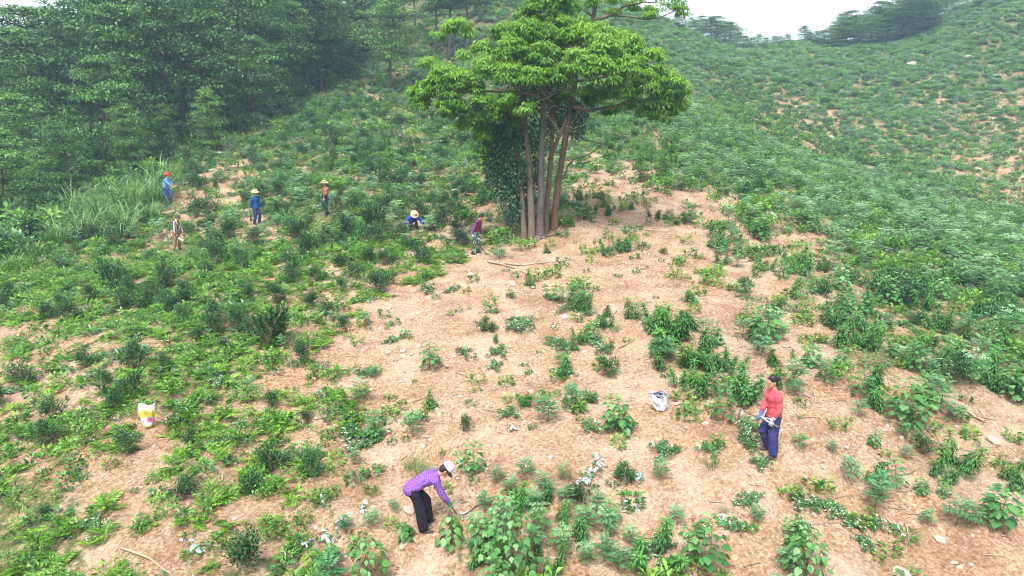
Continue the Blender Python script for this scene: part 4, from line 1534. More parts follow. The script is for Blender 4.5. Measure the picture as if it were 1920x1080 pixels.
TD_ = {
    'a': [tree_broad(101), tree_broad(102, 9.5, 'wood_a', 10, 2.7, .25), tree_broad(103, 8.5, 'wood_a', 8, 2.5, .35)],
    'b': [tree_broad(104, 7.5, 'wood_b', 8, 2.2, .12), tree_broad(105, 7.0, 'wood_b', 8, 2.4, .10)],
    'c': [tree_fir(106), tree_fir(107, 10.0)],
    'u': [tree_broad(108, 8.0, 'wood_a', 5, 2.6, .55, 5200, .2)],
}
TNAME = {'a': ('forest_tree', ['dark layered broadleaf tree', 'tall spreading broadleaf tree', 'dark forked broadleaf tree']), 'b': ('forest_tree', ['light green low branching tree', 'bushy bright green tree']),
         'c': ('fir_tree', ['dark blue green fir', 'slim dark fir']), 'u': ('forest_tree', ['bare stemmed tree with high crown'])}
TREES = []


def plant_tree(kind, px, py, top, wide=1.0, v=None, d=None, label=None, group='trees of the forest on the left'):
    """Foot at pixel (px, py), crown top at row 'top'."""
    if d is None:
        g = ground_at(px, py)
    else:
        u = (px - 960) / FPX
        y = d * (CP + (540 - py) / FPX * SP)
        g = np.array([d * u, y, float(height(d * u, y)[0])])
    _, gy, dd = project(*g)
    v = random.randrange(len(TD_[kind])) if v is None else v
    des = TD_[kind][v]
    hp = max(float(gy) - top, 20)
    s = hp * float(dd) / FPX / des.h * 1.02
    TREES.append((kind, v, g, s, wide, px, float(gy), label, group, hp))


TT = [
    ('a', 332, 285, 15, 1.0), ('a', 388, 268, 40, 1.0), ('b', 478, 238, 78, 1.0), ('a', 112, 300, 35, 1.15), ('b', 200, 330, 118, 1.0), ('b', 60, 350, 185, 1.1), ('a', 270, 290, 30, 1.0),
    ('a', 20, 330, 110, 1.1), ('a', 175, 290, 20, 1.0), ('b', 140, 370, 235, 1.0), ('b', 10, 420, 250, 1.1), ('b', 250, 330, 200, 0.9), ('b', 395, 290, 170, 0.8),
    ('a', 420, 230, -10, 1.0), ('a', 550, 190, 20, 0.9), ('a', 600, 165, -30, 0.9), ('c', 640, 140, -70, 1.1), ('c', 672, 120, -90, 1.2), ('c', 705, 95, -90, 1.1), ('a', 520, 200, -40, 1.0),
    ('a', 470, 215, -30, 1.0), ('b', 430, 250, 140, 0.9), ('c', 735, 75, -90, 1.0), ('a', 580, 175, 60, .8), ('b', 540, 195, 100, .7), ('a', 625, 148, 10, .9), ('a', 350, 262, -20, 1.1), ('a', 230, 280, -5, 1.1),
    ('b', 310, 300, 200, .8), ('a', 70, 310, 70, 1.0), ('b', 90, 380, 280, 1.0), ('c', 580, 180, -50, 1.0), ('a', 120, 250, 60, 1.2), ('a', 0, 290, 150, 1.1), ('b', 450, 245, 160, .7), ('a', 300, 250, -15, 1.2),
    ('a', 390, 225, -30, 1.2),
]
for t in TT:
    plant_tree(*t)
# deeper rows
for i in range(44):
    px = random.uniform(-120, 740)
    base = float(np.interp(px, [0, 200, 420, 560, 760], [330, 270, 215, 165, 60]))
    d = random.uniform(62, 100)
    k = random.choice('aaabc')
    top = np.interp(px, [0, 100, 250, 420, 740], [95, 55, 12, -20, -60]) + random.uniform(-18, 45)
    plant_tree(k, px, base, top, random.uniform(.9, 1.3), d=d)
# far wooded hill at the left edge
for i in range(26):
    px = random.uniform(-60, 330)
    d = random.uniform(150, 205)
    plant_tree(random.choice('aab'), px, 100, np.interp(px, [-60, 100, 330], [25, 30, 15]) + random.uniform(0, 50), 1.2, d=d, group='hazy trees on the far left hill')
# trees on the ridge behind the big tree
for (k, px, py, top, w_, lb) in [
    ('u', 838, 112, -40, 1.1, 'slim dark tree behind the left edge of the bright crown'), ('u', 868, 113, -55, 1.2, 'forked dark tree just left of the bright crown on the ridge'),
    ('u', 822, 100, -30, 1.0, 'leftmost of the thin stemmed trees on the ridge left of the big crown'), ('u', 780, 80, -50, 1.1, 'thin dark tree on the ridge between firs and the big tree'),
    ('a', 760, 40, -70, 1.2, 'dark tree closing the skyline right of the firs'), ('a', 810, 20, -70, 1.2, 'broad tree on the skyline above the left branch of the big tree'),
    ('b', 850, 20, -50, 1.1, 'light green tree on the skyline left of the crown top'), ('a', 960, 10, -60, 1.0, 'hazy tree on the skyline behind the crown top'),
    ('a', 900, 40, -50, .8, 'dark tree rising on the ridge behind the crown top')]:
    plant_tree(k, px, py, top, w_, label=lb, group='trees on the ridge behind the big tree')
# ridge trees far right
for (px, foot, top, k) in [(1265, 55, 28, 'b'), (1290, 66, 30, 'a'), (1318, 70, 26, 'a'), (1345, 74, 28, 'a'), (1368, 76, 38, 'b'), (1395, 80, 62, 'b'), (1420, 82, 60, 'b'), (1450, 84, 64, 'b'), (1475, 84, 66, 'b'),
                           (1508, 80, 44, 'b'), (1530, 80, 54, 'b'), (1545, 80, 52, 'b'), (1570, 78, 24, 'a'), (1590, 76, 18, 'a'), (1612, 72, 26, 'a'), (1632, 66, 14, 'a'), (1655, 60, 4, 'a'), (1682, 50, -6, 'a'),
                           (1705, 42, -12, 'a'), (1730, 36, -18, 'a'), (1755, 30, -20, 'b'), (1785, 22, -24, 'a'), (1812, 14, -28, 'b'), (1840, 6, -30, 'b'), (1690, 50, 0, 'b'), (1720, 40, -6, 'b'), (1770, 28, -10, 'b'), (1645, 64, 20, 'b'), (1585, 78, 36, 'b'), (1865, -2, -36, 'a'), (1600, 70, 30, 'a'), (1668, 52, 12, 'a'), (1275, 60, 34, 'b'), (1305, 68, 34, 'b'), (1332, 72, 32, 'b'), (1357, 75, 38, 'b'), (1382, 78, 56, 'b'), (1408, 81, 66, 'b'), (1435, 83, 66, 'b'), (1462, 84, 70, 'b'),
                           (1518, 80, 56, 'b'), (1558, 79, 44, 'b'), (1578, 77, 36, 'b'), (1606, 73, 40, 'b'), (1622, 69, 34, 'b'), (1643, 63, 28, 'b'), (1663, 56, 22, 'b'), (1693, 46, 8, 'b'), (1713, 40, 4, 'b'), (1740, 34, 0, 'b')]:
    plant_tree(k, px, foot, top + 6, 1.5, d=float(np.interp(px, [1265, 1500, 1700, 1865], [112, 116, 113, 112])) + random.uniform(-4, 8), group='bluish trees along the far right ridge')

tb = {}
for T in TREES:
    tb.setdefault((T[0], T[1], T[8]), []).append(T)
lab = {}
where = {'trees of the forest on the left': 'in the forest', 'hazy trees on the far left hill': 'on the hazy left hill', 'bluish trees along the far right ridge': 'on the far right ridge'}
for key, lst in tb.items():
    lst.sort(key=lambda T: T[5])
    for i, T in enumerate(lst):
        if T[7]:
            lab[id(T)] = T[7]
            continue
        look = TNAME[T[0]][1][T[1]].replace('tall ', '').replace('dark ', '', 1) if key[2].startswith('bluish') or key[2].startswith('hazy') else TNAME[T[0]][1][T[1]]
        mk = ('the worker in the red helmet', 315, 355) if T[5] < 500 else ('the big ivy covered tree', 1010, 100)
        o = ['leftmost', 'second from left', 'third from left', 'fourth from left', 'fifth from left', 'sixth from left', 'seventh from left', 'eighth from left', 'ninth from left', 'tenth from left', 'eleventh from left', 'twelfth from left', 'thirteenth from left', 'fourteenth from left']
        if i < 14:
            lab[id(T)] = '%s, %s %s' % (look, o[i], where.get(key[2], 'on the ridge'))
        else:
            lab[id(T)] = '%s deep %s' % (look, where.get(key[2], 'on the ridge'))
for T in TREES:
    kind, v, g, s, wide, px, py, lb, group, hp = T
    nm = TNAME[kind][0]
    des = TD_[kind][v]
    root = empty(nm, g, random.uniform(0, 6.28))
    root.scale = (s * wide, s * wide, s)
    tag(root, lab[id(T)], 'tree', group)
    link('trunk', des.trunk, None, root)
    link('crown', des.crown, None, root)

# ------------------------------------------------------------------ people
class MB:
    def __init__(self):
        self.v, self.f = [], []

    def tube(self, pts, ra, rb=None, side=(0, 1, 0), seg=12):
        """Closed tapered tube; ra across 'side', rb across the other axis, rounded ends."""
        pts = np.asarray(pts, float)
        n = len(pts)
        ra = np.broadcast_to(np.asarray(ra, float), (n,))
        rb = ra if rb is None else np.broadcast_to(np.asarray(rb, float), (n,))
        tg = unit(np.gradient(pts, axis=0))
        side = np.asarray(side, float)
        s = unit(side - tg * (tg @ side)[:, None])
        b = np.cross(tg, s)
        ang = np.arange(seg) * 2 * math.pi / seg
        P, A, B = [pts[0] - tg[0] * ra[0] * .55], [ra[0] * .55], [rb[0] * .55]
        S, T = [s[0]], [b[0]]
        for i in range(n):
            P.append(pts[i]); A.append(ra[i]); B.append(rb[i]); S.append(s[i]); T.append(b[i])
        P.append(pts[-1] + tg[-1] * ra[-1] * .55); A.append(ra[-1] * .55); B.append(rb[-1] * .55); S.append(s[-1]); T.append(b[-1])
        base = len(self.v)
        m = len(P)
        for i in range(m):
            for a in ang:
                self.v.append(P[i] + S[i] * math.cos(a) * A[i] + T[i] * math.sin(a) * B[i])
        for i in range(m - 1):
            for j in range(seg):
                j2 = (j + 1) % seg
                self.f.append((base + i * seg + j, base + i * seg + j2, base + (i + 1) * seg + j2, base + (i + 1) * seg + j))
        self.v.append(pts[0] - tg[0] * ra[0] * .75)
        self.v.append(pts[-1] + tg[-1] * ra[-1] * .75)
        c0, c1 = base + m * seg, base + m * seg + 1
        for j in range(seg):
            j2 = (j + 1) % seg
            self.f.append((base + j2, base + j, c0))
            self.f.append((base + (m - 1) * seg + j, base + (m - 1) * seg + j2, c1))

    def ball(self, c, r, fr=None, nu=12, nv=8):
        c = np.asarray(c, float)
        r = np.broadcast_to(np.asarray(r, float), (3,))
        fr = np.eye(3) if fr is None else fr          # rows: the ball's x, y, z axes
        base = len(self.v)
        for i in range(1, nv):
            th = math.pi * i / nv
            for j in range(nu):
                a = 2 * math.pi * j / nu
                l = np.array([math.sin(th) * math.cos(a) * r[0], math.sin(th) * math.sin(a) * r[1], math.cos(th) * r[2]])
                self.v.append(c + l @ fr)
        self.v.append(c + np.array([0, 0, r[2]]) @ fr)
        self.v.append(c - np.array([0, 0, r[2]]) @ fr)
        t, b = base + (nv - 1) * nu, base + (nv - 1) * nu + 1
        for i in range(nv - 2):
            for j in range(nu):
                j2 = (j + 1) % nu
                self.f.append((base + i * nu + j, base + (i + 1) * nu + j, base + (i + 1) * nu + j2, base + i * nu + j2))
        for j in range(nu):
            j2 = (j + 1) % nu
            self.f.append((t, base + j, base + j2))
            self.f.append((b, base + (nv - 2) * nu + j2, base + (nv - 2) * nu + j))

    def lathe(self, prof, o, fr, nu=20, sx=1.0, sy=1.0, wave=0.0):
        base = len(self.v)
        for (r, z) in prof:
            for j in range(nu):
                a = 2 * math.pi * j / nu
                l = np.array([r * math.cos(a) * sx, r * math.sin(a) * sy, z + wave * r * math.sin(2 * a + .6)])
                self.v.append(np.asarray(o) + l @ fr)
        for i in range(len(prof) - 1):
            for j in range(nu):
                j2 = (j + 1) % nu
                self.f.append((base + i * nu + j, base + i * nu + j2, base + (i + 1) * nu + j2, base + (i + 1) * nu + j))

    def box(self, c, h, fr=None):
        fr = np.eye(3) if fr is None else fr
        base = len(self.v)
        for sx in (-1, 1):
            for sy in (-1, 1):
                for sz in (-1, 1):
                    self.v.append(np.asarray(c) + np.array([sx * h[0], sy * h[1], sz * h[2]]) @ fr)
        for q in ((0, 1, 3, 2), (4, 6, 7, 5), (0, 4, 5, 1), (2, 3, 7, 6), (0, 2, 6, 4), (1, 5, 7, 3)):
            self.f.append(tuple(base + k for k in q))

    def mesh(self, name, mat, voxel=None, smooth_it=3, wrinkle=0.0):
        me = mesh_from(name, self.v, self.f, True)
        if voxel:
            o = bpy.data.objects.new('temp_shape', me)
            COL.objects.link(o)
            md = o.modifiers.new('r', 'REMESH')
            md.mode = 'VOXEL'
            md.voxel_size = voxel
            if smooth_it:
                sm = o.modifiers.new('s', 'SMOOTH')
                sm.iterations = smooth_it
                sm.factor = .5
            dg = bpy.context.evaluated_depsgraph_get()
            new = bpy.data.meshes.new_from_object(o.evaluated_get(dg))
            bpy.data.objects.remove(o)
            bpy.data.meshes.remove(me)
            me = new
            me.name = name
            if wrinkle:
                n = len(me.vertices)
                co = np.empty(n * 3, np.float32)
                no = np.empty(n * 3, np.float32)
                me.vertices.foreach_get('co', co)
                me.vertex_normals.foreach_get('vector', no)
                co, no = co.reshape(-1, 3), no.reshape(-1, 3)
                w = fbm(co[:, 0] * 6 + co[:, 2] * 12, co[:, 1] * 8 - co[:, 2] * 5, 3)
                co += no * (w * wrinkle)[:, None]
                me.vertices.foreach_set('co', co.ravel())
            me.polygons.foreach_set('use_smooth', [True] * len(me.polygons))
            me.update()
        me.materials.clear()
        me.materials.append(mat)
        return me


def fabric(name, col, col2=None, kind='plain', scale=1.0, rough=0.85):
    m = new_mat(name, col, rough)
    N = Nodes(m)
    tc = N.add('ShaderNodeTexCoord').outputs['Object']
    n = N.noise(tc, 9.0, 4)
    base = N.ramp(n, [(0.3, tuple(c * 0.78 for c in col)), (0.7, tuple(min(1, c * 1.15) for c in col))])
    if kind == 'stripes':            # vertical stripes round the body
        w = N.add('ShaderNodeTexWave', wave_type='BANDS', bands_direction='X')
        w.inputs['Scale'].default_value = scale
        w2 = N.add('ShaderNodeTexWave', wave_type='BANDS', bands_direction='Y')
        w2.inputs['Scale'].default_value = scale
        N.link(tc, w.inputs['Vector'])
        N.link(tc, w2.inputs['Vector'])
        geo = N.add('ShaderNodeNewGeometry')
        vt = N.add('ShaderNodeVectorTransform', vector_type='NORMAL', convert_from='WORLD', convert_to='OBJECT')
        N.link(geo.outputs['Normal'], vt.inputs[0])
        sp = N.add('ShaderNodeSeparateXYZ')
        N.link(vt.outputs[0], sp.inputs[0])
        f = N.math('GREATER_THAN', N.math('ABSOLUTE', sp.outputs[1]), 0.6)
        st = N.mix(f, w2.outputs['Color'], w.outputs['Color'])
        base = N.ramp(st, [(0.30, col), (0.5, (0.20, 0.09, 0.07)), (0.62, col2)], 'CONSTANT')
    elif kind == 'plaid':
        sp = N.add('ShaderNodeSeparateXYZ')
        N.link(tc, sp.inputs[0])
        out = None
        for ax in (0, 1, 2):
            s = N.math('SINE', N.math('MULTIPLY', sp.outputs[ax], scale))
            g = N.math('GREATER_THAN', s, 0.45)
            out = g if out is None else N.math('ADD', out, g)
        base = N.mix(N.math('MULTIPLY', out, 0.5, True), base, col2)
    elif kind == 'camo':
        a = N.ramp(N.noise(tc, scale, 1.5), [(0.42, (0.035, 0.085, 0.04)), (0.50, (0.10, 0.17, 0.09)), (0.56, (0.42, 0.46, 0.36)), (0.62, (0.03, 0.05, 0.035))], 'CONSTANT')
        base = a
    N.link(base, N.b.inputs['Base Color'])
    N.b.inputs['Specular IOR Level'].default_value = 0.15
    return m


SKIN = new_mat('skin', (0.42, 0.22, 0.135), 0.6)
HAIR = new_mat('black_hair', (0.012, 0.011, 0.013), 0.45)
STRAW = fabric('straw', (0.42, 0.33, 0.20), rough=0.9)
WHITE = fabric('white_cloth', (0.50, 0.52, 0.56))
SHOE = fabric('dark_shoe', (0.05, 0.04, 0.045))
WOODH = bark_material('tool_wood', (0.09, 0.055, 0.03), (0.19, 0.13, 0.075), (0.14, 0.095, 0.06), 12)
STEEL = new_mat('tool_steel', (0.35, 0.36, 0.38), 0.45)
STEEL.node_tree.nodes['Principled BSDF'].inputs['Metallic'].default_value = 0.7
DARKSTEEL = new_mat('dark_steel', (0.03, 0.03, 0.035), 0.5)
EYE = new_mat('dark_eye', (0.015, 0.01, 0.01), 0.3)
LIP = new_mat('lip', (0.30, 0.10, 0.08), 0.5)


def adir(a):
    return np.array([math.sin(a), 0, math.cos(a)])


def ik(a, b, l1, l2, pole):
    """Middle joint between a and b bending towards pole; b is pulled in when out of reach."""
    v = b - a
    d = np.linalg.norm(v)
    if d > (l1 + l2) * .995:
        b = a + v / d * (l1 + l2) * .995
        v = b - a
        d = np.linalg.norm(v)
    t = v / d
    q = (l1 * l1 - l2 * l2 + d * d) / (2 * d)
    h = math.sqrt(max(l1 * l1 - q * q, 0))
    p = np.asarray(pole, float)
    p = unit(p - t * (p @ t))
    return a + t * q + p * h, b


def person(label, px, py, yaw, H, pose, wear, near=False):
    """Local frame: +X is where the person faces, +Y the left hand side, feet on the ground."""
    k = H / 1.65
    g = ground_at(px, py)
    root = empty('person', g, yaw)
    tag(root, label, 'person')
    cyw, syw = math.cos(yaw), math.sin(yaw)

    def toW(p):
        p = np.asarray(p, float)
        return np.array([g[0] + p[0] * cyw - p[1] * syw, g[1] + p[0] * syw + p[1] * cyw, g[2] + p[2]])

    def gz(p):
        w = toW(p)
        return float(height(w[0], w[1])[0]) - g[2]

    vox = 0.0095 if near else 0.016
    pel = np.array(pose.get('pelvis', (0, 0, .88)), float) * k
    l1, l2, hp = (R(a) for a in pose['lean'])
    turn = R(pose.get('turn', 0))
    mid = pel + adir(l1) * .23 * k
    neck = mid + adir(l2) * .27 * k
    hb = neck + adir((l2 + hp) / 2) * .075 * k
    hc = hb + adir(hp) * .115 * k
    hup = adir(hp)
    hfw = np.array([math.cos(hp) * math.cos(turn), math.sin(turn), -math.sin(hp) * math.cos(turn)])
    hfw = unit(hfw - hup * (hfw @ hup))
    hfr = np.array([hfw, np.cross(hup, hfw), hup])
    sh = neck - adir(l2) * .045 * k
    Yv = np.array([0, 1.0, 0])
    wide = wear.get('wide', .165) * k
    shL, shR = sh + Yv * wide, sh - Yv * wide
    hipL, hipR = pel + Yv * .085 * k, pel - Yv * .085 * k
    joints = {}
    for sd, s_, h_, q in (('L', shL, hipL, 1), ('R', shR, hipR, -1)):
        hand = np.array(pose['hand' + sd], float) * k
        el, wr = ik(s_, hand, .275 * k, .245 * k, pose.get('pole' + sd, (-.8, .5 * q, -.3)))
        ft = np.array([pose['foot' + sd][0], pose['foot' + sd][1], 0]) * k
        ft[2] = gz(ft) + .075 * k
        kn, an = ik(h_, ft, .42 * k, .40 * k, pose.get('knee', (1, .08 * q, 0)))
        joints[sd] = (s_, el, wr, h_, kn, an)
    slim = wear.get('slim', 1.0)

    # one continuous body
    B = MB()
    B.tube([pel, (pel + mid) / 2, mid, (mid * .45 + neck * .55), sh], np.array([.150, .130, .135, .158, .120]) * k * slim, np.array([.105, .095, .10, .108, .075]) * k * slim)
    B.tube([shL - Yv * .02, shR + Yv * .02], .062 * k)
    B.tube([sh, neck, hb, hb + hup * .04 * k], np.array([.062, .055, .052, .05]) * k)
    B.ball(hc, np.array([.095, .075, .115]) * k, hfr, 16, 12)
    B.ball(hc + (hfw * .045 - hup * .055) * k, np.array([.058, .056, .062]) * k, hfr)          # jaw
    B.ball(hc + (hfw * .098 - hup * .020) * k, np.array([.018, .015, .026]) * k, hfr, 8, 6)     # nose
    B.ball(hc + (hfw * .088 - hup * .100) * k, np.array([.018, .026, .016]) * k, hfr, 8, 6)     # chin
    B.tube([hc + (hfw * .085 + hup * .022) * k + hfr[1] * .04 * k, hc + (hfw * .085 + hup * .022) * k - hfr[1] * .04 * k], .012 * k)   # brow
    for q in (1, -1):
        B.ball(hc + hfr[1] * q * .076 * k - hup * .012 * k, np.array([.02, .010, .032]) * k, hfr, 8, 6)
    hands = {}
    GL = {}
    for sd, q in (('L', 1), ('R', -1)):
        s_, el, wr, h_, kn, an = joints[sd]
        B.tube([s_, s_ * .5 + el * .5, el, el * .6 + wr * .4, wr], np.array([.058, .048, .041, .040, .029]) * k * slim)
        B.tube([h_, h_ * .5 + kn * .5, kn, kn * .62 + an * .38, an], np.array([.090, .078, .058, .056, .040]) * k * slim)
        fd = unit(np.array([1, .15 * q, 0]))
        B.tube([an - fd * .05 * k + np.array([0, 0, -.03]) * k, an + fd * .06 * k + np.array([0, 0, -.045]) * k, an + fd * .15 * k + np.array([0, 0, -.058]) * k], np.array([.036, .040, .032]) * k, np.array([.034, .028, .018]) * k)
        # hand: palm, four curled fingers, thumb from the side of the palm
        fw = unit(wr - el)
        grip = pose.get('grip' + sd)
        ax = unit(np.array(grip, float)) if grip is not None else unit(np.cross(fw, np.array([0.2, q * .6, .4])))
        ax = unit(ax - fw * (ax @ fw) * .6)
        pn = unit(np.cross(ax, fw)) * q
        palm_c = wr + fw * .045 * k

        def hand_into(Mb, grow):
            Mb.tube([wr + fw * .005 * k, palm_c, wr + fw * .085 * k], (np.array([.026, .038, .036]) + grow) * k, (np.array([.020, .017, .015]) + grow) * k, side=ax)
            curl = R(pose.get('curl', 62))
            for i, (off, ln) in enumerate(((.030, .068), (.010, .078), (-.010, .073), (-.029, .058))):
                b0 = wr + (fw * .082 + ax * off) * k
                d1 = fw * math.cos(curl * .5) + pn * math.sin(curl * .5)
                d2 = fw * math.cos(curl * 1.35) + pn * math.sin(curl * 1.35)
                b1 = b0 + d1 * ln * .5 * k
                b2 = b1 + d2 * ln * .55 * k
                Mb.tube([b0 - fw * .02 * k, b0, b1, b2], (np.array([.0095, .0095, .0088, .0075]) + grow * .6) * k, seg=7)
            t0 = wr + (fw * .025 + ax * .030) * k
            t1 = t0 + (fw * .030 + ax * .022 + pn * .012) * k
            t2 = t1 + (fw * .022 + pn * .026 - ax * .004) * k
            Mb.tube([t0, t1, t2], (np.array([.013, .011, .009]) + grow * .6) * k, seg=7)
        hand_into(B, 0.0)
        hands[sd] = (wr + fw * .085 * k + pn * .022 * k, ax, fw)
        GL[sd] = hand_into
    link('body', B.mesh('body', SKIN, vox, 2), None, root)

    # shirt
    s_len = wear.get('hem', .10)
    Sx = MB()
    e = .016 * k
    hemp = pel - adir(l1) * (s_len - .06) * k
    Sx.tube([hemp, pel, (pel + mid) / 2, mid, (mid * .45 + neck * .55), sh], np.array([.172, .166, .150, .152, .172, .135]) * k * slim + .004, np.array([.128, .122, .115, .116, .124, .092]) * k * slim + .004)
    Sx.tube([shL - Yv * .02, shR + Yv * .02], .074 * k)
    Sx.tube([sh, neck + (hb - neck) * .25], np.array([.078, .068]) * k)
    if 'chest' in wear:
        for q in (1, -1):
            Sx.ball(mid * .5 + neck * .5 + np.array([math.cos(l2), 0, -math.sin(l2)]) * .075 * k + Yv * .07 * q * k, .075 * k)
    for sd in 'LR':
        s_, el, wr, *_ = joints[sd]
        sl = wear.get('sleeve', 1.0)
        if sl > .9:
            Sx.tube([s_, s_ * .5 + el * .5, el, el * .55 + wr * .45, el * .08 + wr * .92], np.array([.082, .074, .067, .060, .048]) * k)
        else:
            Sx.tube([s_, s_ * .5 + el * .5, el, el * (1 - sl) + wr * sl], np.array([.082, .074, .067, .060]) * k)
    if wear.get('undersleeve'):
        U = MB()
        for sd in 'LR':
            s_, el, wr, *_ = joints[sd]
            U.tube([s_ * .5 + el * .5, el, el * .5 + wr * .5, el * .06 + wr * .94], np.array([.060, .055, .05, .040]) * k)
        link('under_sleeves', U.mesh('under_sleeves', wear['undersleeve'], vox * 1.1, 2), None, root)
    link('shirt', Sx.mesh('shirt', wear['shirt'], vox * 1.15, 3, .017 if near else .02), None, root)

    # trousers
    Tm = MB()
    Tm.tube([pel + adir(l1) * .07 * k, pel, pel - adir(l1 * .4) * .07 * k], np.array([.150, .165, .155]) * k * slim, np.array([.112, .122, .112]) * k * slim)
    lw = wear.get('leg', 1.0)
    for sd in 'LR':
        s_, el, wr, h_, kn, an = joints[sd]
        Tm.tube([h_, h_ * .5 + kn * .5, kn, kn * .5 + an * .5, kn * .04 + an * .96], np.array([.105, .094, .080, .076, .070]) * k * np.array([1, 1, lw, lw, lw]))
    link('trousers', Tm.mesh('trousers', wear['trousers'], vox * 1.15, 3, .011 if near else .02), None, root)
    for sd, q in (('L', 1), ('R', -1)):
        s_, el, wr, h_, kn, an = joints[sd]
        fd = unit(np.array([1, .15 * q, 0]))
        Fm = MB()
        Fm.tube([an - fd * .055 * k + np.array([0, 0, -.025]) * k, an + fd * .06 * k + np.array([0, 0, -.040]) * k, an + fd * .165 * k + np.array([0, 0, -.055]) * k], np.array([.043, .049, .040]) * k, np.array([.045, .036, .024]) * k)
        link('shoe', Fm.mesh('shoe', wear.get('shoe', SHOE), .012, 1), None, root)
        if 'glove' + sd in wear:
            Gm = MB()
            GL[sd](Gm, .0045)
            Gm.tube([wr - unit(wr - el) * .06 * k, wr], np.array([.045, .036]) * k)
            link('glove', Gm.mesh('glove', wear['glove' + sd], .009, 1), None, root)
    # face
    for q in (1, -1):
        Em = MB()
        Em.ball(hc + (hfw * .086 + hup * .002) * k + hfr[1] * q * .032 * k, np.array([.010, .014, .008]) * k, hfr, 8, 6)
        link('eye', Em.mesh('eye', EYE), None, root)
    Lm = MB()
    Lm.ball(hc + (hfw * .096 - hup * .066) * k, np.array([.010, .024, .008]) * k, hfr, 10, 6)
    link('mouth', Lm.mesh('mouth', LIP), None, root)
    # hair
    if wear.get('hair') != 'none':
        Hm = MB()
        Hm.ball(hc - hfw * .016 * k + hup * .022 * k, np.array([.098, .085, .108]) * k, hfr, 18, 12)
        Hm.ball(hc - hfw * .045 * k - hup * .035 * k, np.array([.062, .076, .075]) * k, hfr)
        if wear.get('hair') == 'bun':
            Hm.ball(hc - hfw * .115 * k + hup * .01 * k, np.array([.055, .055, .052]) * k, hfr)
            Hm.ball(hc - hfw * .02 * k + hup * .05 * k, np.array([.095, .083, .09]) * k, hfr)
        hair = link('hair', Hm.mesh('hair', wear.get('hairmat', HAIR), .011, 2, .008), None, root)
    # headgear
    hat = wear.get('hat')
    ho_ = hc + hup * .055 * k
    if hat == 'straw':
        Am = MB()
        Am.lathe([(.205, -.020), (.207, -.012), (.165, .004), (.112, .012), (.104, .055), (.092, .095), (.060, .112), (.0, .116), (.0, .108), (.09, .09), (.10, .0), (.205, -.020)], ho_, hfr * k, 24, 1.05, .95, wear.get('wave', .10))
        hobj = link('straw_hat', Am.mesh('straw_hat', STRAW), None, root)
        if wear.get('band'):
            Bm = MB()
            Bm.lathe([(.1135, .012), (.1125, .045), (.106, .045), (.106, .012), (.1135, .012)], ho_, hfr * k, 24, 1.05, .95)
            link('hat_band', Bm.mesh('hat_band', wear['band']), None, hobj)
    elif hat == 'helmet':
        Am = MB()
        Am.lathe([(.150, -.010), (.152, -.002), (.122, .008), (.118, .05), (.098, .095), (.06, .122), (0, .130), (0, .12), (.09, .09), (.11, .0), (.150, -.010)], ho_, hfr * k, 22, 1.08, .95)
        Am.tube([ho_ + hfr[0] * .11 * k + hup * .055 * k, ho_ + hup * .130 * k, ho_ - hfr[0] * .11 * k + hup * .055 * k], .012 * k, seg=8)
        link('helmet', Am.mesh('helmet', wear['hatmat']), None, root)
    elif hat == 'cap':
        Am = MB()
        Am.lathe([(.106, -.012), (.108, .01), (.104, .05), (.082, .088), (.045, .104), (0, .108), (0, .1), (.09, .07), (.1, -.005), (.106, -.012)], ho_ - hfw * .005 * k, hfr * k, 22, 1.08, .92)
        cobj = link('cap', Am.mesh('cap', WHITE), None, root)
        Vm = MB()
        for zz in (0, 1):
            for i in range(9):
                a = -1.15 + 2.3 * i / 8
                for rr in (.100, .185):
                    w_ = rr if rr < .15 else .10 + .085 * math.cos(a) ** .5
                    l = np.array([math.cos(a) * w_ * 1.05, math.sin(a) * (.098 if rr < .15 else .098 + .02 * math.cos(a)), -.012 - (.03 if rr > .15 else 0) - .012 * zz - .018 * abs(math.sin(a))])
                    Vm.v.append(ho_ + (l * k) @ hfr)
        for zz in (0, 18):
            for i in range(8):
                a0 = zz + i * 2
                Vm.f.append((a0, a0 + 1, a0 + 3, a0 + 2) if zz == 0 else (a0, a0 + 2, a0 + 3, a0 + 1))
        for i in range(8):
            Vm.f.append((i * 2 + 1, 18 + i * 2 + 1, 18 + i * 2 + 3, i * 2 + 3))
        link('visor', Vm.mesh('visor', fabric('navy_visor', (0.03, 0.035, 0.10))), None, cobj)
    return dict(root=root, toW=toW, hands=hands, joints=joints, k=k, hc=hc, hfr=hfr, pel=pel, mid=mid, neck=neck, gz=gz, g=g)


def tool_mesh(name, parts, label, cat, P, group=None):
    """A tool held by person P, given in that person's frame; top level, placed at the hand."""
    o0 = P['toW'](parts[0][1][0])
    root = empty(name, o0)
    tag(root, label, cat, group)
    for (pname, pts_, rad, mat, kind) in parts:
        Mb = MB()
        w = np.array([P['toW'](q) for q in pts_]) - o0
        if kind == 'tube':
            Mb.tube(w, rad, seg=9)
        elif kind == 'blade':       # flat plate: outline points, thickness rad
            n = unit(np.cross(w[1] - w[0], w[2] - w[0])) * rad
            b = len(Mb.v)
            m = len(w)
            for q in w:
                Mb.v.append(q + n)
            for q in w:
                Mb.v.append(q - n)
            Mb.f.append(tuple(range(b, b + m)))
            Mb.f.append(tuple(range(b + 2 * m - 1, b + m - 1, -1)))
            for i in range(m):
                j = (i + 1) % m
                Mb.f.append((b + j, b + i, b + m + i, b + m + j))
        link(pname, Mb.mesh(pname, mat), None, root)
    return root


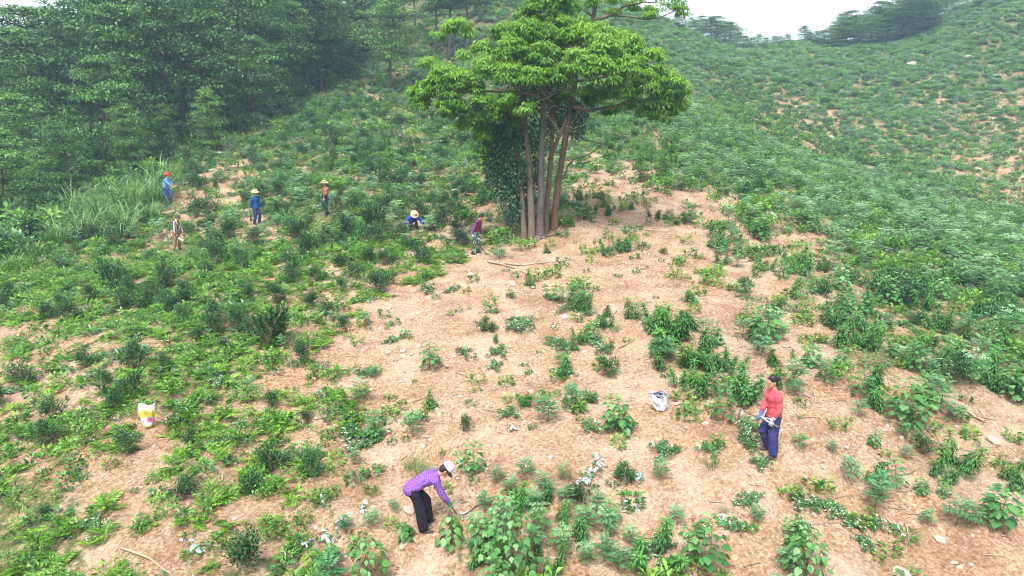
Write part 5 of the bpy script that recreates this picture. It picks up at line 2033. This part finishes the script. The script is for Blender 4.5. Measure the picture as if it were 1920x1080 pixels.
# the woman in pink, facing left along the slope, a hoe held level in both hands
PINK = fabric('pink_shirt', (0.52, 0.075, 0.10))
NAVY = fabric('navy_jeans', (0.028, 0.036, 0.12))
BLUEG = fabric('blue_glove', (0.05, 0.12, 0.38))
P1 = person('woman in a pink shirt and navy jeans holding a hoe level', 1445, 853, R(188), 1.60,
            dict(lean=(4, 8, 16), handL=(.10, .155, .83), handR=(.27, -.05, .86), footL=(.02, .13), footR=(-.02, -.13), gripL=(1, 0, 0), gripR=(1, 0, 0), poleL=(-1, .45, 0), poleR=(-.6, -.8, -.2), turn=8),
            dict(shirt=PINK, trousers=NAVY, hair='bun', gloveR=BLUEG, gloveL=fabric('grey_white_glove', (0.30, 0.31, 0.34)), sleeve=.62, leg=1.25, chest=1, slim=1.06), True)
hl, hr = P1['hands']['L'][0], P1['hands']['R'][0]
dv = unit(hr - hl)
b_, t_ = hl - dv * .12, hr + dv * .36
tool_mesh('hoe', [('handle', [b_, (b_ + t_) / 2, t_], .016, WOODH, 'tube'),
                  ('blade', [t_ + np.array([-.01, -.06, .01]), t_ + np.array([-.01, .06, .01]), t_ + np.array([.03, .07, -.20]), t_ + np.array([.03, -.07, -.20])], .004, STEEL, 'blade')],
          'wooden handled hoe held level by the woman in pink', 'hoe', P1)

# the woman in purple, bent double over the slope
PURP = fabric('purple_check', (0.12, 0.042, 0.245), (0.21, 0.10, 0.34), 'plaid', 190)
BLACK = fabric('black_trousers', (0.014, 0.014, 0.024))
GREENG = fabric('green_glove', (0.015, 0.16, 0.10))
DARKG = fabric('dark_glove', (0.02, 0.05, 0.05))
P2 = person('woman in purple checked shirt and white cap bending to cut weeds', 797, 990, R(8), 1.62,
            dict(lean=(56, 72, 56), pelvis=(-.20, 0, .85), handL=(.34, .16, .48), handR=(.52, -.14, .38), footL=(.06, .12), footR=(-.03, -.12), gripL=(.8, -.3, .1), gripR=(.6, .5, .1), poleL=(-.6, .6, .3),
                 poleR=(-.5, -.7, .4), turn=0),
            dict(shirt=PURP, trousers=BLACK, hat='cap', gloveR=GREENG, gloveL=DARKG, leg=1.32, slim=1.06, hem=.12), True)
hr = P2['hands']['R'][0]
e_ = hr + np.array([.10, .02, -.18])
tool_mesh('sickle', [('handle', [hr + np.array([-.03, 0, .06]), hr, e_], .014, WOODH, 'tube'),
                     ('blade', [e_, e_ + np.array([.12, .0, -.05]), e_ + np.array([.20, .0, -.02]), e_ + np.array([.25, .0, .06]), e_ + np.array([.18, .0, .025]), e_ + np.array([.11, .0, .0])], .004, STEEL, 'blade')],
          'sickle in the green glove of the bending woman', 'sickle', P2)

BLUE1 = fabric('light_blue_shirt', (0.10, 0.27, 0.62))
BLUE2 = fabric('blue_work_trousers', (0.045, 0.085, 0.33))
P3 = person('worker in a red helmet and blue shirt leaning on a long hoe', 314, 383, R(-5), 1.68,
            dict(lean=(10, 14, 22), handL=(.44, .10, .98), handR=(.47, -.10, .95), footL=(.10, .12), footR=(-.10, -.12), gripL=(.3, 0, 1), gripR=(.3, 0, 1)),
            dict(shirt=BLUE1, trousers=BLUE2, hat='helmet', hatmat=fabric('red_helmet', (0.62, 0.02, 0.02), rough=.35), sleeve=.35, leg=1.1))
h = (P3['hands']['R'][0] + P3['hands']['L'][0]) / 2
a_ = np.array([.98, .05, 0.02])
a_[2] += P3['gz'](a_)
tdir = unit(h - a_)
tool_mesh('hoe', [('handle', [h + tdir * .38, h, a_], .018, WOODH, 'tube'), ('blade', [a_ + np.array([.0, -.07, .02]), a_ + np.array([.0, .07, .02]), a_ + np.array([-.17, .08, -.05]), a_ + np.array([-.17, -.08, -.05])], .005, STEEL, 'blade')],
          'long wooden hoe held upright by the worker in the red helmet', 'hoe', P3)

STRIPE = fabric('striped_shirt', (0.045, 0.04, 0.07), (0.55, 0.48, 0.42), 'stripes', 2.9)
BROWN = fabric('brown_trousers', (0.22, 0.13, 0.075))
P4 = person('bareheaded worker in a long striped shirt and brown trousers', 332, 470, R(-12), 1.60,
            dict(lean=(10, 20, 42), handL=(.26, .17, .70), handR=(.24, -.19, .66), footL=(.04, .12), footR=(-.04, -.12), gripR=(.8, 0, -.4), gripL=(.8, 0, -.4)),
            dict(shirt=STRIPE, trousers=BROWN, hair='short', hairmat=new_mat('thin_dark_hair', (0.06, 0.045, 0.045), .6), hem=.26, sleeve=.85, gloveR=fabric('grey_glove', (0.10, 0.12, 0.13))))
h = P4['hands']['R'][0]
tool_mesh('machete', [('handle', [h + np.array([-.05, 0, .08]), h, h + np.array([.06, 0, -.10])], .014, WOODH, 'tube'),
                      ('blade', [h + np.array([.04, 0, -.11]), h + np.array([.10, 0, -.06]), h + np.array([.32, 0, -.18]), h + np.array([.28, 0, -.27]), h + np.array([.14, 0, -.24])], .005, new_mat('pale_blade', (.75, .77, .8), .4), 'blade')],
          'wide pale bladed machete held low by the worker in stripes', 'machete', P4)

JACKET = fabric('dark_blue_jacket', (0.012, 0.075, 0.23))
NAVY2 = fabric('dark_navy_trousers', (0.022, 0.035, 0.11))
P5 = person('worker in a dark blue jacket and pale straw hat standing among bushes', 482, 421, R(-28), 1.66,
            dict(lean=(2, 5, 10), handL=(.10, .22, .76), handR=(-.10, -.26, .76), footL=(.07, .10), footR=(-.06, -.10), gripR=(1, 0, 0), poleR=(-.8, -.5, .1)),
            dict(shirt=JACKET, trousers=NAVY2, hat='straw', hem=.14, slim=1.08, hair='short'))
h = P5['hands']['R'][0]
tool_mesh('machete', [('handle', [h + np.array([0, 0, .05]), h, h + np.array([.0, 0, -.10])], .015, DARKSTEEL, 'tube'),
                      ('blade', [h + np.array([-.025, 0, -.10]), h + np.array([.03, 0, -.10]), h + np.array([.06, 0, -.52]), h + np.array([.0, 0, -.58]), h + np.array([-.03, 0, -.48])], .006, DARKSTEEL, 'blade')],
          'dark machete hanging from the hand of the worker in blue jacket', 'machete', P5)

REDPL = fabric('red_plaid_shirt', (0.36, 0.075, 0.07), (0.20, 0.13, 0.12), 'plaid', 60)
P6 = person('woman in a dark banded straw hat and red checked shirt', 613, 403, R(-130), 1.60,
            dict(lean=(2, 4, 6), handL=(.18, .14, .84), handR=(.05, -.26, .74), footL=(.08, .09), footR=(-.12, -.10), gripR=(1, 0, 0), turn=-20),
            dict(shirt=REDPL, trousers=fabric('dark_jeans', (0.022, 0.04, 0.075)), hat='straw', band=fabric('black_band', (0.02, 0.02, 0.025)), sleeve=.2, undersleeve=fabric('black_sleeve', (0.02, 0.02, 0.03)), slim=.92, hair='short'))
h = P6['hands']['R'][0]
tool_mesh('sickle', [('handle', [h + np.array([0, 0, .05]), h, h + np.array([.05, -.02, -.22])], .013, WOODH, 'tube'),
                     ('blade', [h + np.array([.05, -.02, -.22]), h + np.array([.12, -.05, -.33]), h + np.array([.20, -.08, -.34]), h + np.array([.28, -.1, -.27]), h + np.array([.19, -.08, -.28]), h + np.array([.13, -.05, -.25])], .006, STEEL, 'blade')],
          'sickle hanging from the hand of the woman in banded hat', 'sickle', P6)

ROYAL = fabric('royal_blue_shirt', (0.018, 0.055, 0.50))
P7 = person('worker in royal blue crouching under a wide cream straw hat', 775, 431, R(-68), 1.64,
            dict(lean=(62, 74, 50), pelvis=(-.30, 0, .44), handL=(.40, .42, .26), handR=(.36, -.36, .26), footL=(.02, .17), footR=(-.02, -.17), poleL=(-.2, 1, .2), poleR=(-.2, -1, .2), knee=(1, 0, .3)),
            dict(shirt=ROYAL, trousers=fabric('dark_blue_trousers', (0.02, 0.03, 0.13)), hat='straw', slim=1.1, hair='short', wave=.05))

PLAID = fabric('magenta_check_shirt', (0.22, 0.03, 0.10), (0.07, 0.02, 0.09), 'plaid', 75)
P8 = person('bareheaded worker in magenta checked shirt and camouflage trousers', 891, 476, R(-18), 1.66,
            dict(lean=(14, 26, 38), handL=(.20, .16, .72), handR=(-.02, -.24, .78), footL=(.08, .11), footR=(-.06, -.11), gripR=(.8, 0, -.4), poleR=(-1, -.3, .1)),
            dict(shirt=PLAID, trousers=fabric('camouflage', (0.1, 0.15, 0.1), None, 'camo', 9), hair='short', gloveR=fabric('pale_glove', (0.45, 0.45, 0.52)), leg=1.1))
h = P8['hands']['R'][0]
e_ = h + np.array([.52, .05, -.62])
tool_mesh('digging_stick', [('shaft', [h + np.array([-.08, 0, .08]), (h + e_) / 2, e_], .017, DARKSTEEL, 'tube'), ('grip', [h + np.array([-.10, 0, .10]), h + np.array([.05, 0, -.05])], .022, WOODH, 'tube')],
          'black digging stick held by the worker in camouflage trousers', 'stick', P8)

# ------------------------------------------------------------------ sacks
def sack(name, px, py, wid, hei, yaw, mats, label, kind):
    g = ground_at(px, py)
    root = empty(name, g, yaw)
    tag(root, label, 'sack')
    rows, cols = 9, 24
    Mb = MB()
    rr = np.random.default_rng(int(px))
    prof = []
    for i in range(rows):
        q = i / (rows - 1)
        if kind == 'limp':
            w, dpt = wid * (0.30 + 0.70 * min(1, q * 1.6) ** .7), wid * (0.30 - .10 * q)
        else:
            w, dpt = wid * (0.55 + 0.45 * min(1, q * 1.9)), wid * (0.36 + .05 * q)
        prof.append((w * .5, dpt * .5, hei * q))
    P = np.zeros((rows, cols, 3))
    for i, (a, b, z) in enumerate(prof):
        q = i / (rows - 1)
        for j in range(cols):
            t = 2 * math.pi * j / cols
            ct, st = math.cos(t), math.sin(t)
            x = a * np.sign(ct) * abs(ct) ** .65
            y = b * np.sign(st) * abs(st) ** .8
            zz = z
            if i == rows - 1:
                zz += hei * (.10 * abs(ct) - .06 + .04 * math.sin(3 * t + 1))
            w = .024 * math.sin(5 * t + 9 * q + px) + .016 * rr.normal()
            P[i, j] = (x + w * ct + (.10 * hei * (q - .2) if kind == 'limp' else -.16 * hei * (q - .2)), y + w * st - .10 * hei * q, zz)
    base = 0
    V_ = P.reshape(-1, 3)
    F = [(i * cols + j, i * cols + (j + 1) % cols, (i + 1) * cols + (j + 1) % cols, (i + 1) * cols + j) for i in range(rows - 1) for j in range(cols)]
    F.append(tuple(range(cols - 1, -1, -1)))
    me = mesh_from('sack_body', V_, F, True)
    body = link('sack_body', me, mats[0], root)
    sd = body.modifiers.new('thick', 'SOLIDIFY')
    sd.thickness = .006
    sb = body.modifiers.new('sub', 'SUBSURF')
    sb.levels = sb.render_levels = 1
    return root, P, body


def bag_print():
    """White woven plastic with a yellow band, a red and blue picture and a yellow foot, as flat print."""
    m = new_mat('sack_print', (0.80, 0.82, 0.86), 0.5)
    N = Nodes(m)
    tc = N.add('ShaderNodeTexCoord').outputs['Object']
    sp = N.add('ShaderNodeSeparateXYZ')
    N.link(tc, sp.inputs[0])
    wob = N.math('MULTIPLY', N.math('SUBTRACT', N.noise(tc, 7, 2), .5), .06)
    z = N.math('ADD', sp.outputs[2], wob)
    band = N.ramp(z, [(0.0, (0.40, .33, 0.02)), (0.07, (0.50, 0.51, 0.56)), (0.285, (0.58, 0.47, 0.07)), (0.43, (0.58, 0.54, 0.36)), (0.50, (0.56, .57, .58))], 'CONSTANT')
    # oval picture low on the right of the front
    dx = N.math('MULTIPLY', N.math('SUBTRACT', sp.outputs[0], .07), 12.0)
    dz = N.math('MULTIPLY', N.math('SUBTRACT', sp.outputs[2], .22), 11.0)
    rr = N.math('ADD', N.math('MULTIPLY', dx, dx), N.math('MULTIPLY', dz, dz))
    rr = N.math('ADD', rr, N.math('MULTIPLY', wob, 9.0))
    pic = N.ramp(rr, [(0.0, (0.36, 0.07, 0.11)), (0.30, (0.30, 0.26, 0.46)), (0.62, (0.46, 0.20, 0.27)), (0.80, (0.5, .51, .56))], 'CONSTANT')
    c = N.mix(N.math('LESS_THAN', rr, 0.85), band, pic)
    # thin red lines of small print on the yellow band
    ln = N.math('MULTIPLY', N.math('GREATER_THAN', N.math('SINE', N.math('MULTIPLY', sp.outputs[2], 190)), .72), N.math('GREATER_THAN', N.noise(tc, 60, 1), .52))
    inb = N.math('MULTIPLY', N.math('GREATER_THAN', z, .32), N.math('LESS_THAN', z, .42))
    c = N.mix(N.math('MULTIPLY', N.math('MULTIPLY', ln, inb), .6), c, (0.75, 0.40, 0.05))
    N.link(c, N.b.inputs['Base Color'])
    return m


s1, P_, b1 = sack('fertiliser_sack', 279, 803, .33, .60, R(12), [bag_print()], 'white and yellow printed sack standing open on the left slope', 'limp')
s2, P_, b2 = sack('white_sack', 1237, 770, .36, .44, R(-20), [fabric('white_woven_plastic', (0.52, 0.52, 0.555), rough=.5)], 'plain white sack with dark straps standing open on bare soil', 'full')
STRAP = fabric('navy_strap', (0.03, 0.035, 0.13))
top = P_[-1]
for (i0, i1, up) in ((17, 23, .07), (13, 20, .02)):
    a, b = top[i0 % 24], top[i1 % 24]
    Mb = MB()
    Mb.tube(smooth_path([a + (0, -.012, -.05), a * .7 + b * .3 + (0, -.02, up * .4), a * .3 + b * .7 + (0, -.02, up * .5), b + (0, -.012, -.05)], 9), .014, .006, seg=8)
    link('strap', Mb.mesh('strap', STRAP), None, s2)
Mb = MB()
c_ = top.mean(0)
Mb.ball(c_ + (0.03, 0.0, -.07), (.12, .06, .07))
link('lining', Mb.mesh('lining', STRAP, .012, 1, .03), None, s2)


# ------------------------------------------------------------------ stones
def stone_material(name, a, b):
    m = new_mat(name, rough=.9)
    N = Nodes(m)
    tc = N.add('ShaderNodeTexCoord').outputs['Object']
    n = N.noise(tc, 5, 6, .65)
    oi = N.add('ShaderNodeObjectInfo').outputs['Random']
    c = N.ramp(N.math('ADD', N.math('MULTIPLY', n, .8), N.math('MULTIPLY', oi, .25)), [(0.3, a), (0.7, b)])
    N.link(c, N.b.inputs['Base Color'])
    bp = N.add('ShaderNodeBump')
    bp.inputs['Distance'].default_value = .02
    N.link(n, bp.inputs['Height'])
    N.link(bp.outputs[0], N.b.inputs['Normal'])
    return m


M['stone'] = stone_material('pale_stone', (0.24, 0.18, 0.13), (0.46, 0.395, 0.33))
M['boulder'] = stone_material('boulder', (0.22, 0.16, 0.11), (0.42, 0.34, 0.26))


def stone_mesh(seed, lv=2, mat='stone'):
    r = np.random.default_rng(seed)
    import bmesh
    bm = bmesh.new()
    bmesh.ops.create_icosphere(bm, subdivisions=lv, radius=1.0)
    ax = np.array([r.uniform(.8, 1.3), r.uniform(.7, 1.1), r.uniform(.4, .7)])
    cuts = [(unit(r.normal(0, 1, 3)), r.uniform(.62, .9)) for _ in range(6)]
    for v in bm.verts:
        p = np.array(v.co)
        for n, c in cuts:
            q = p @ n
            if q > c:
                p = p - n * (q - c)
        p = p * (1 + .10 * float(fbm(np.array([p[0] * 2 + seed]), np.array([p[1] * 2 + p[2]]), 2)[0]))
        v.co = p * ax
    me = bpy.data.meshes.new('stone')
    bm.to_mesh(me)
    bm.free()
    me.materials.append(M[mat])
    return me


STM = [stone_mesh(s) for s in range(6)]
STONES = [(410, 290, 9, 'boulder', 'rounded brown boulder where the dirt path meets the forest'), (398, 320, 6, 'stone', 'pale flat stone on the path right of the red helmeted worker'),
          (375, 330, 5, 'stone', 'small pale stone just right of the silver grass'), (1710, 121, 9, 'boulder', 'long grey boulder high on the far slope'),
          (1762, 214, 7, 'stone', 'pale boulder lower on the far slope'), (1818, 110, 10, 'stone', 'white rock outcrop near the top of the far slope'),
          (750, 288, 6, 'stone', 'pale rock on the slope left of the big tree'), (767, 958, 13, 'boulder', 'ochre boulder left of the bending woman'), (1404, 402, 13, 'stone', 'pale slab right of the big tree'),
          (1440, 410, 16, 'stone', 'wide pale rock on the edge of the right spur'), (1862, 828, 11, 'stone', 'white stone by the dead root on the right'), (755, 1026, 7, 'stone', 'white stone on top of the dirt bank'),
          (1762, 1012, 10, 'stone', 'upright pale stone low on the right'), (1690, 1078, 18, 'boulder', 'flat rock at the bottom edge on the right'), (785, 650, 6, 'stone', 'pale stone left of the cut sapling'),
          (756, 660, 7, 'stone', 'white stone pair left of bare patch'), (728, 662, 6, 'stone', 'rough white stone on the bare patch'), (1215, 566, 5, 'stone', 'white pointed stone above the narrow leaved herbs'),
          (958, 530, 5, 'stone', 'pale stone below the fallen branch'), (1147, 381, 6, 'stone', 'flat pale stone uphill right of the big tree'), (893, 865, 9, 'stone', 'pale stone beside the pale leaved sapling'),
          (812, 880, 8, 'stone', 'light stone uphill of the bending woman'), (800, 820, 7, 'stone', 'pale stone by the cut leaf heap'), (1290, 722, 5, 'stone', 'small white stone right of the strapped sack'),
          (1322, 795, 6, 'stone', 'white stone between sack and woman in pink'), (1478, 796, 5, 'stone', 'white stone behind the woman in pink'), (1545, 878, 6, 'stone', 'white stone downhill right of the woman in pink'),
          (1690, 820, 6, 'stone', 'white stone below the tall sapling on the right'), (1555, 916, 5, 'stone', 'small white stone above the cut branches')]


def put_stone(x, y, s, label, group, mat=None, v=None):
    o = link('stone', STM[random.randrange(6) if v is None else v], None)
    z = float(height(x, y)[0])
    o.location = (x, y, z + s * .12)
    o.rotation_euler = (random.gauss(0, .25), random.gauss(0, .25), random.uniform(0, 6.28))
    o.scale = (s, s, s)
    tag(o, label, 'stone', group, 'thing')
    return o


for (px, py, r_, mt, lb) in STONES:
    g = ground_at(px, py)
    d = float(project(*g)[2])
    put_stone(g[0], g[1], r_ * d / FPX * 1.05, lb, 'stones on the slope')
SX, SY, SZ, spx, spy, sd_, scov = field(6000, -16, 24, 8, 34)
m = (RNG.random(len(SX)) < np.clip(1.05 - scov * 1.3, .03, 1) * .42) & (np.abs(spx - 960) < 1000) & (spy < 1090) & clear_of_people(SX, SY, -.3)
ii = np.where(m)[0]
size = RNG.gamma(2.0, .012, len(ii)) + .018
order = np.argsort(-size / sd_[ii])
big = ii[order][:230]
for n_, j in enumerate(big):
    mk = nearest_mark(spx[j], spy[j])
    put_stone(float(SX[j]), float(SY[j]), float(size[order[n_]]), 'small pale stone on bare soil %s %s' % (relation(spx[j], spy[j], mk), mk[0]), 'small stones lying on the bare soil')
rest = ii[order][230:]
X3, Y3, Z3, px3, py3, d3, c3 = field(60000, -18, 26, 7.5, 34)
mm = (RNG.random(len(X3)) < np.clip(1.1 - c3 * 1.2, .04, 1) * .62)
GX, GY = np.concatenate([SX[rest], X3[mm]]), np.concatenate([SY[rest], Y3[mm]])
GS = np.concatenate([size[order][230:], RNG.gamma(1.5, .0095, mm.sum()) + .010])
tiny = [stone_mesh(s, 1) for s in (11, 12, 13)]
scatter_stuff('gravel', 'pale gravel and pebbles scattered over the bare soil', 'gravel', tiny, np.stack([GX, GY, height(GX, GY)], 1), RNG.normal(0, .5, (len(GX), 3)), GS, RNG.integers(0, 3, len(GX)))
print('gravel', len(GX))
# stones of the middle slope
X3, Y3, Z3, px3, py3, d3, c3 = field(4000, -30, 60, 34, 110)
mm = (RNG.random(len(X3)) < .05) & (c3 < .9)
scatter_stuff('scree', 'pale stones lying on the distant slopes', 'stones', tiny, np.stack([X3[mm], Y3[mm], height(X3[mm], Y3[mm])], 1), RNG.normal(0, .4, (mm.sum(), 3)), RNG.gamma(2, .06, mm.sum()) + .05, RNG.integers(0, 3, mm.sum()))


# ------------------------------------------------------------------ dead branches and sticks
def stick(pxs, rad, label, twigs=0, name='dead_branch', cat='branch', group=None, lift=.03):
    P = np.array([ground_at(a, b) for a, b in pxs])
    P = smooth_path(P, 10) if len(P) > 2 else np.array([P[0] * (1 - q) + P[1] * q for q in np.linspace(0, 1, 8)])
    P[:, 2] = np.maximum(P[:, 2], height(P[:, 0], P[:, 1])) + lift + np.abs(RNG.normal(0, .015, len(P)))
    o0 = P[0].copy()
    root_me = Leaves()
    root_me.tube(P - o0, np.linspace(rad, rad * .45, len(P)), 7)
    o = link(name, root_me.mesh(name, [M['twig']], True), None)
    o.location = o0
    tag(o, label, cat, group, 'thing')
    for i in range(twigs):
        j = random.randrange(2, len(P) - 1)
        q = P[j] - o0
        d = unit(np.array([random.gauss(0, 1), random.gauss(0, 1), abs(random.gauss(0, .35))])) * random.uniform(.25, .6)
        tl = Leaves()
        tl.tube([q, q + d * .5 + RNG.normal(0, .03, 3), q + d], [rad * .45, rad * .3, rad * .15], 5)
        link('twig', tl.mesh('twig', [M['twig']]), None, o)
    return o


STK = [
    ([(228, 1032), (270, 1048), (300, 1065), (325, 1085)], .024, 'pale dead branch lying at the bottom left corner', 1),
    ([(915, 492), (940, 497), (965, 505)], .05, 'thick grey fallen branch below the big tree', 2), ([(938, 495), (985, 498), (1040, 492), (1080, 488)], .03, 'long thin fallen branch below the big tree', 3),
    ([(975, 510), (995, 520), (1010, 530)], .025, 'short fallen branch stub below the big tree', 1), ([(1160, 655), (1175, 648), (1190, 637)], .018, 'pale stick beside the cut herbs in the middle', 0),
    ([(855, 700), (880, 710), (905, 718)], .015, 'thin pale stick on the bare patch', 0), ([(1505, 742), (1522, 750)], .02, 'short stick right behind the woman in pink', 0), ([(1527, 735), (1529, 757)], .016, 'upright short stick right of the woman in pink', 0),
    ([(1690, 893), (1710, 888), (1727, 880)], .018, 'stick behind the lobed sapling on the right', 1), ([(1625, 895), (1650, 900), (1670, 903)], .016, 'dark stick below the feathery bush on the right', 0),
    ([(1660, 975), (1690, 1000), (1720, 1025)], .018, 'long stick crossing the soil at lower right', 2), ([(1697, 985), (1703, 1010), (1704, 1035)], .012, 'thin straight twig at lower right', 0),
    ([(875, 965), (895, 950), (910, 945), (922, 948)], .026, 'curved pale root on the bare cut right of the bending woman', 1), ([(864, 962), (868, 978)], .024, 'short pale stump in front of the bending woman', 0),
    ([(1025, 905), (1029, 935)], .014, 'slender upright twig in the middle thicket', 0), ([(1815, 775), (1835, 788), (1850, 795)], .03, 'dark dead root among stones on the right', 4),
    ([(1835, 770), (1848, 785), (1870, 790)], .02, 'forked dead twig beside the dark root', 3), ([(160, 650), (180, 640), (172, 632)], .02, 'bent bare branch among the ferns', 1), ([(125, 655), (150, 645), (172, 630)], .018, 'straight pale branch among the ferns', 0),
    ([(460, 712), (500, 702), (555, 708)], .018, 'thin bowed stick above the cut leaves on the left', 0), ([(410, 922), (440, 908)], .018, 'stick on bare soil in the lower left', 0), ([(417, 895), (418, 905)], .02, 'tiny upright peg in the lower left', 0),
    ([(345, 960), (365, 942)], .02, 'dark stick on soil in the lower left', 0), ([(1395, 1065), (1412, 1060), (1430, 1058)], .014, 'pale curved stick at the bottom right of centre', 0), ([(205, 555), (240, 540)], .016, 'thin branch by the dark shrub on the left', 0),
    ([(650, 130), (665, 118), (690, 105)], .06, 'bleached brush beside the firs', 4), ([(660, 125), (700, 118), (730, 120)], .05, 'tangle of pale branches below the firs', 4), ([(1600, 590), (1622, 600)], .02, 'grey stick by the spur bushes', 0),
    ([(1545, 640), (1500, 628)], .02, 'stick beside the lobed sapling uphill', 0), ([(1210, 432), (1240, 436), (1262, 433)], .03, 'pale log on bare soil right of the big tree', 0), ([(1085, 405), (1098, 398)], .02, 'short twig right of the trunks', 0),
]
for ps, r_, lb, tw_ in STK:
    stick(ps, r_, lb, tw_)
for i in range(190):
    px, py = random.uniform(100, 1900), random.uniform(460, 1075)
    if LEFT(px, py) and random.random() < .6 or density(px, py)[0] > .62:
        continue
    a = random.uniform(-.6, .6)
    L = random.uniform(14, 44) * (py / 900)
    mk = nearest_mark(px, py)
    stick([(px, py), (px + L * math.cos(a), py + L * math.sin(a) * .6)], random.uniform(.006, .014), 'thin dry stick on soil %s %s' % (relation(px, py, mk), mk[0]), 0, 'dry_stick', 'stick', 'thin dry sticks lying on the soil', .015)

# ------------------------------------------------------------------ large leaved plants right in front, every leaf its own part
LEAFM = {}
for nm, sh in (('heart', HEART), ('lobed', LOBED)):
    LEAFM[nm] = []
    for dr, tn in ((.1, .35), (.3, .5), (.55, .62), (.8, .45), (.4, .8)):
        L = Leaves()
        L.outline([[0, 0, 0]], [[1, 0, 0]], [[0, 0, 1]], 1.0, .92 - dr * .2, tn, sh, dr)
        LEAFM[nm].append(L.mesh('leaf', [M['broad']]))


def big_plant(px, py, hp, shape, seed, label, hmul=1.0, tiers=11, dd=None):
    r = np.random.default_rng(seed)
    g = ground_at(px, py)
    d = float(project(*g)[2])
    h = hp * d / FPX / CP * 1.02
    root = empty('broadleaf_sapling', g, r.uniform(0, 6.28))
    tag(root, label, 'sapling', 'large leaved saplings at the front')
    st = Leaves()
    st.tube([[0, 0, -.1], [.02, 0, h * .5], [.0, .03, h * .98]], [.016, .012, .005], 6)
    a = 0
    leaves = []
    for t in range(tiers):
        q = .12 + .86 * t / (tiers - 1)
        for j in range(7 if q < .9 else 5):
            a += 2.4 + r.normal(0, .3)
            out = h * (.10 + .26 * (1 - q ** 2.5)) * r.uniform(.55, 1.15)
            b = np.array([0, 0, h * q])
            p = b + np.array([math.cos(a) * out, math.sin(a) * out, .05 * r.uniform(0, 1)])
            st.tube([b, p], [.004, .003], 3)
            leaves.append((p, a, r.uniform(-.15, .75) + .5 * (1 - q), r.uniform(.08, .155) * (1.1 - .45 * q ** 3)))
    link('stem', st.mesh('stem', [M['stem']], True), None, root)
    for (p, a, pitch, L) in leaves:
        o = bpy.data.objects.new('leaf', LEAFM[shape][r.integers(0, 5)])
        COL.objects.link(o)
        o.parent = root
        o.location = p
        o.rotation_euler = (r.normal(0, .25), pitch, a)
        o.scale = (L, L, L)


big_plant(690, 1092, 92, 'heart', 1, 'heart leaved sapling at the bottom edge left of the dirt bank')
big_plant(960, 1085, 140, 'lobed', 2, 'tall lobed leaved sapling at the bottom right of the dirt bank', tiers=20)
big_plant(1510, 1082, 95, 'heart', 3, 'broad leaved sapling at the bottom edge below the cut branches')
big_plant(845, 1018, 50, 'heart', 4, 'low broad leaved sapling in front of the bending woman', tiers=6)
big_plant(760, 1010, 30, 'lobed', 5, 'low lobed leaved plant beneath the bending woman', tiers=5)
big_plant(905, 1030, 52, 'lobed', 6, 'lobed leaved plant on the dirt bank edge', tiers=6)

# yellow flowering weeds on the upper left slope
yl = []
for (px, py, n) in [(640, 225, 10), (655, 238, 10), (690, 200, 7), (770, 260, 8), (640, 330, 5), (660, 400, 6), (575, 305, 6), (700, 240, 6), (720, 300, 5), (880, 330, 5), (420, 390, 5), (430, 410, 4), (785, 240, 6), (600, 210, 6)]:
    for i in range(n):
        yl.append(ground_at(px + random.gauss(0, 16), py + random.gauss(0, 8)))
yl = np.array(yl)
yf = make_weed(200, 30, .4, 'yellow', .16, .8)
for n_ in range(len(yl)):
    q = yl[n_]
    a_, b_, _d = project(q[0], q[1], q[2])
    mk = nearest_mark(float(a_), float(b_))
    o = link('yellow_flower_weed', yf.both, None)
    o.location = (q[0], q[1], q[2] + .25)
    o.rotation_euler = (0, 0, random.uniform(0, 6))
    s = random.uniform(.5, .9)
    o.scale = (s, s, s)
    tag(o, 'small yellow flowering weed %s %s' % (relation(float(a_), float(b_), mk), mk[0]), 'weed', 'yellow flowering weeds on the upper slope', 'thing')
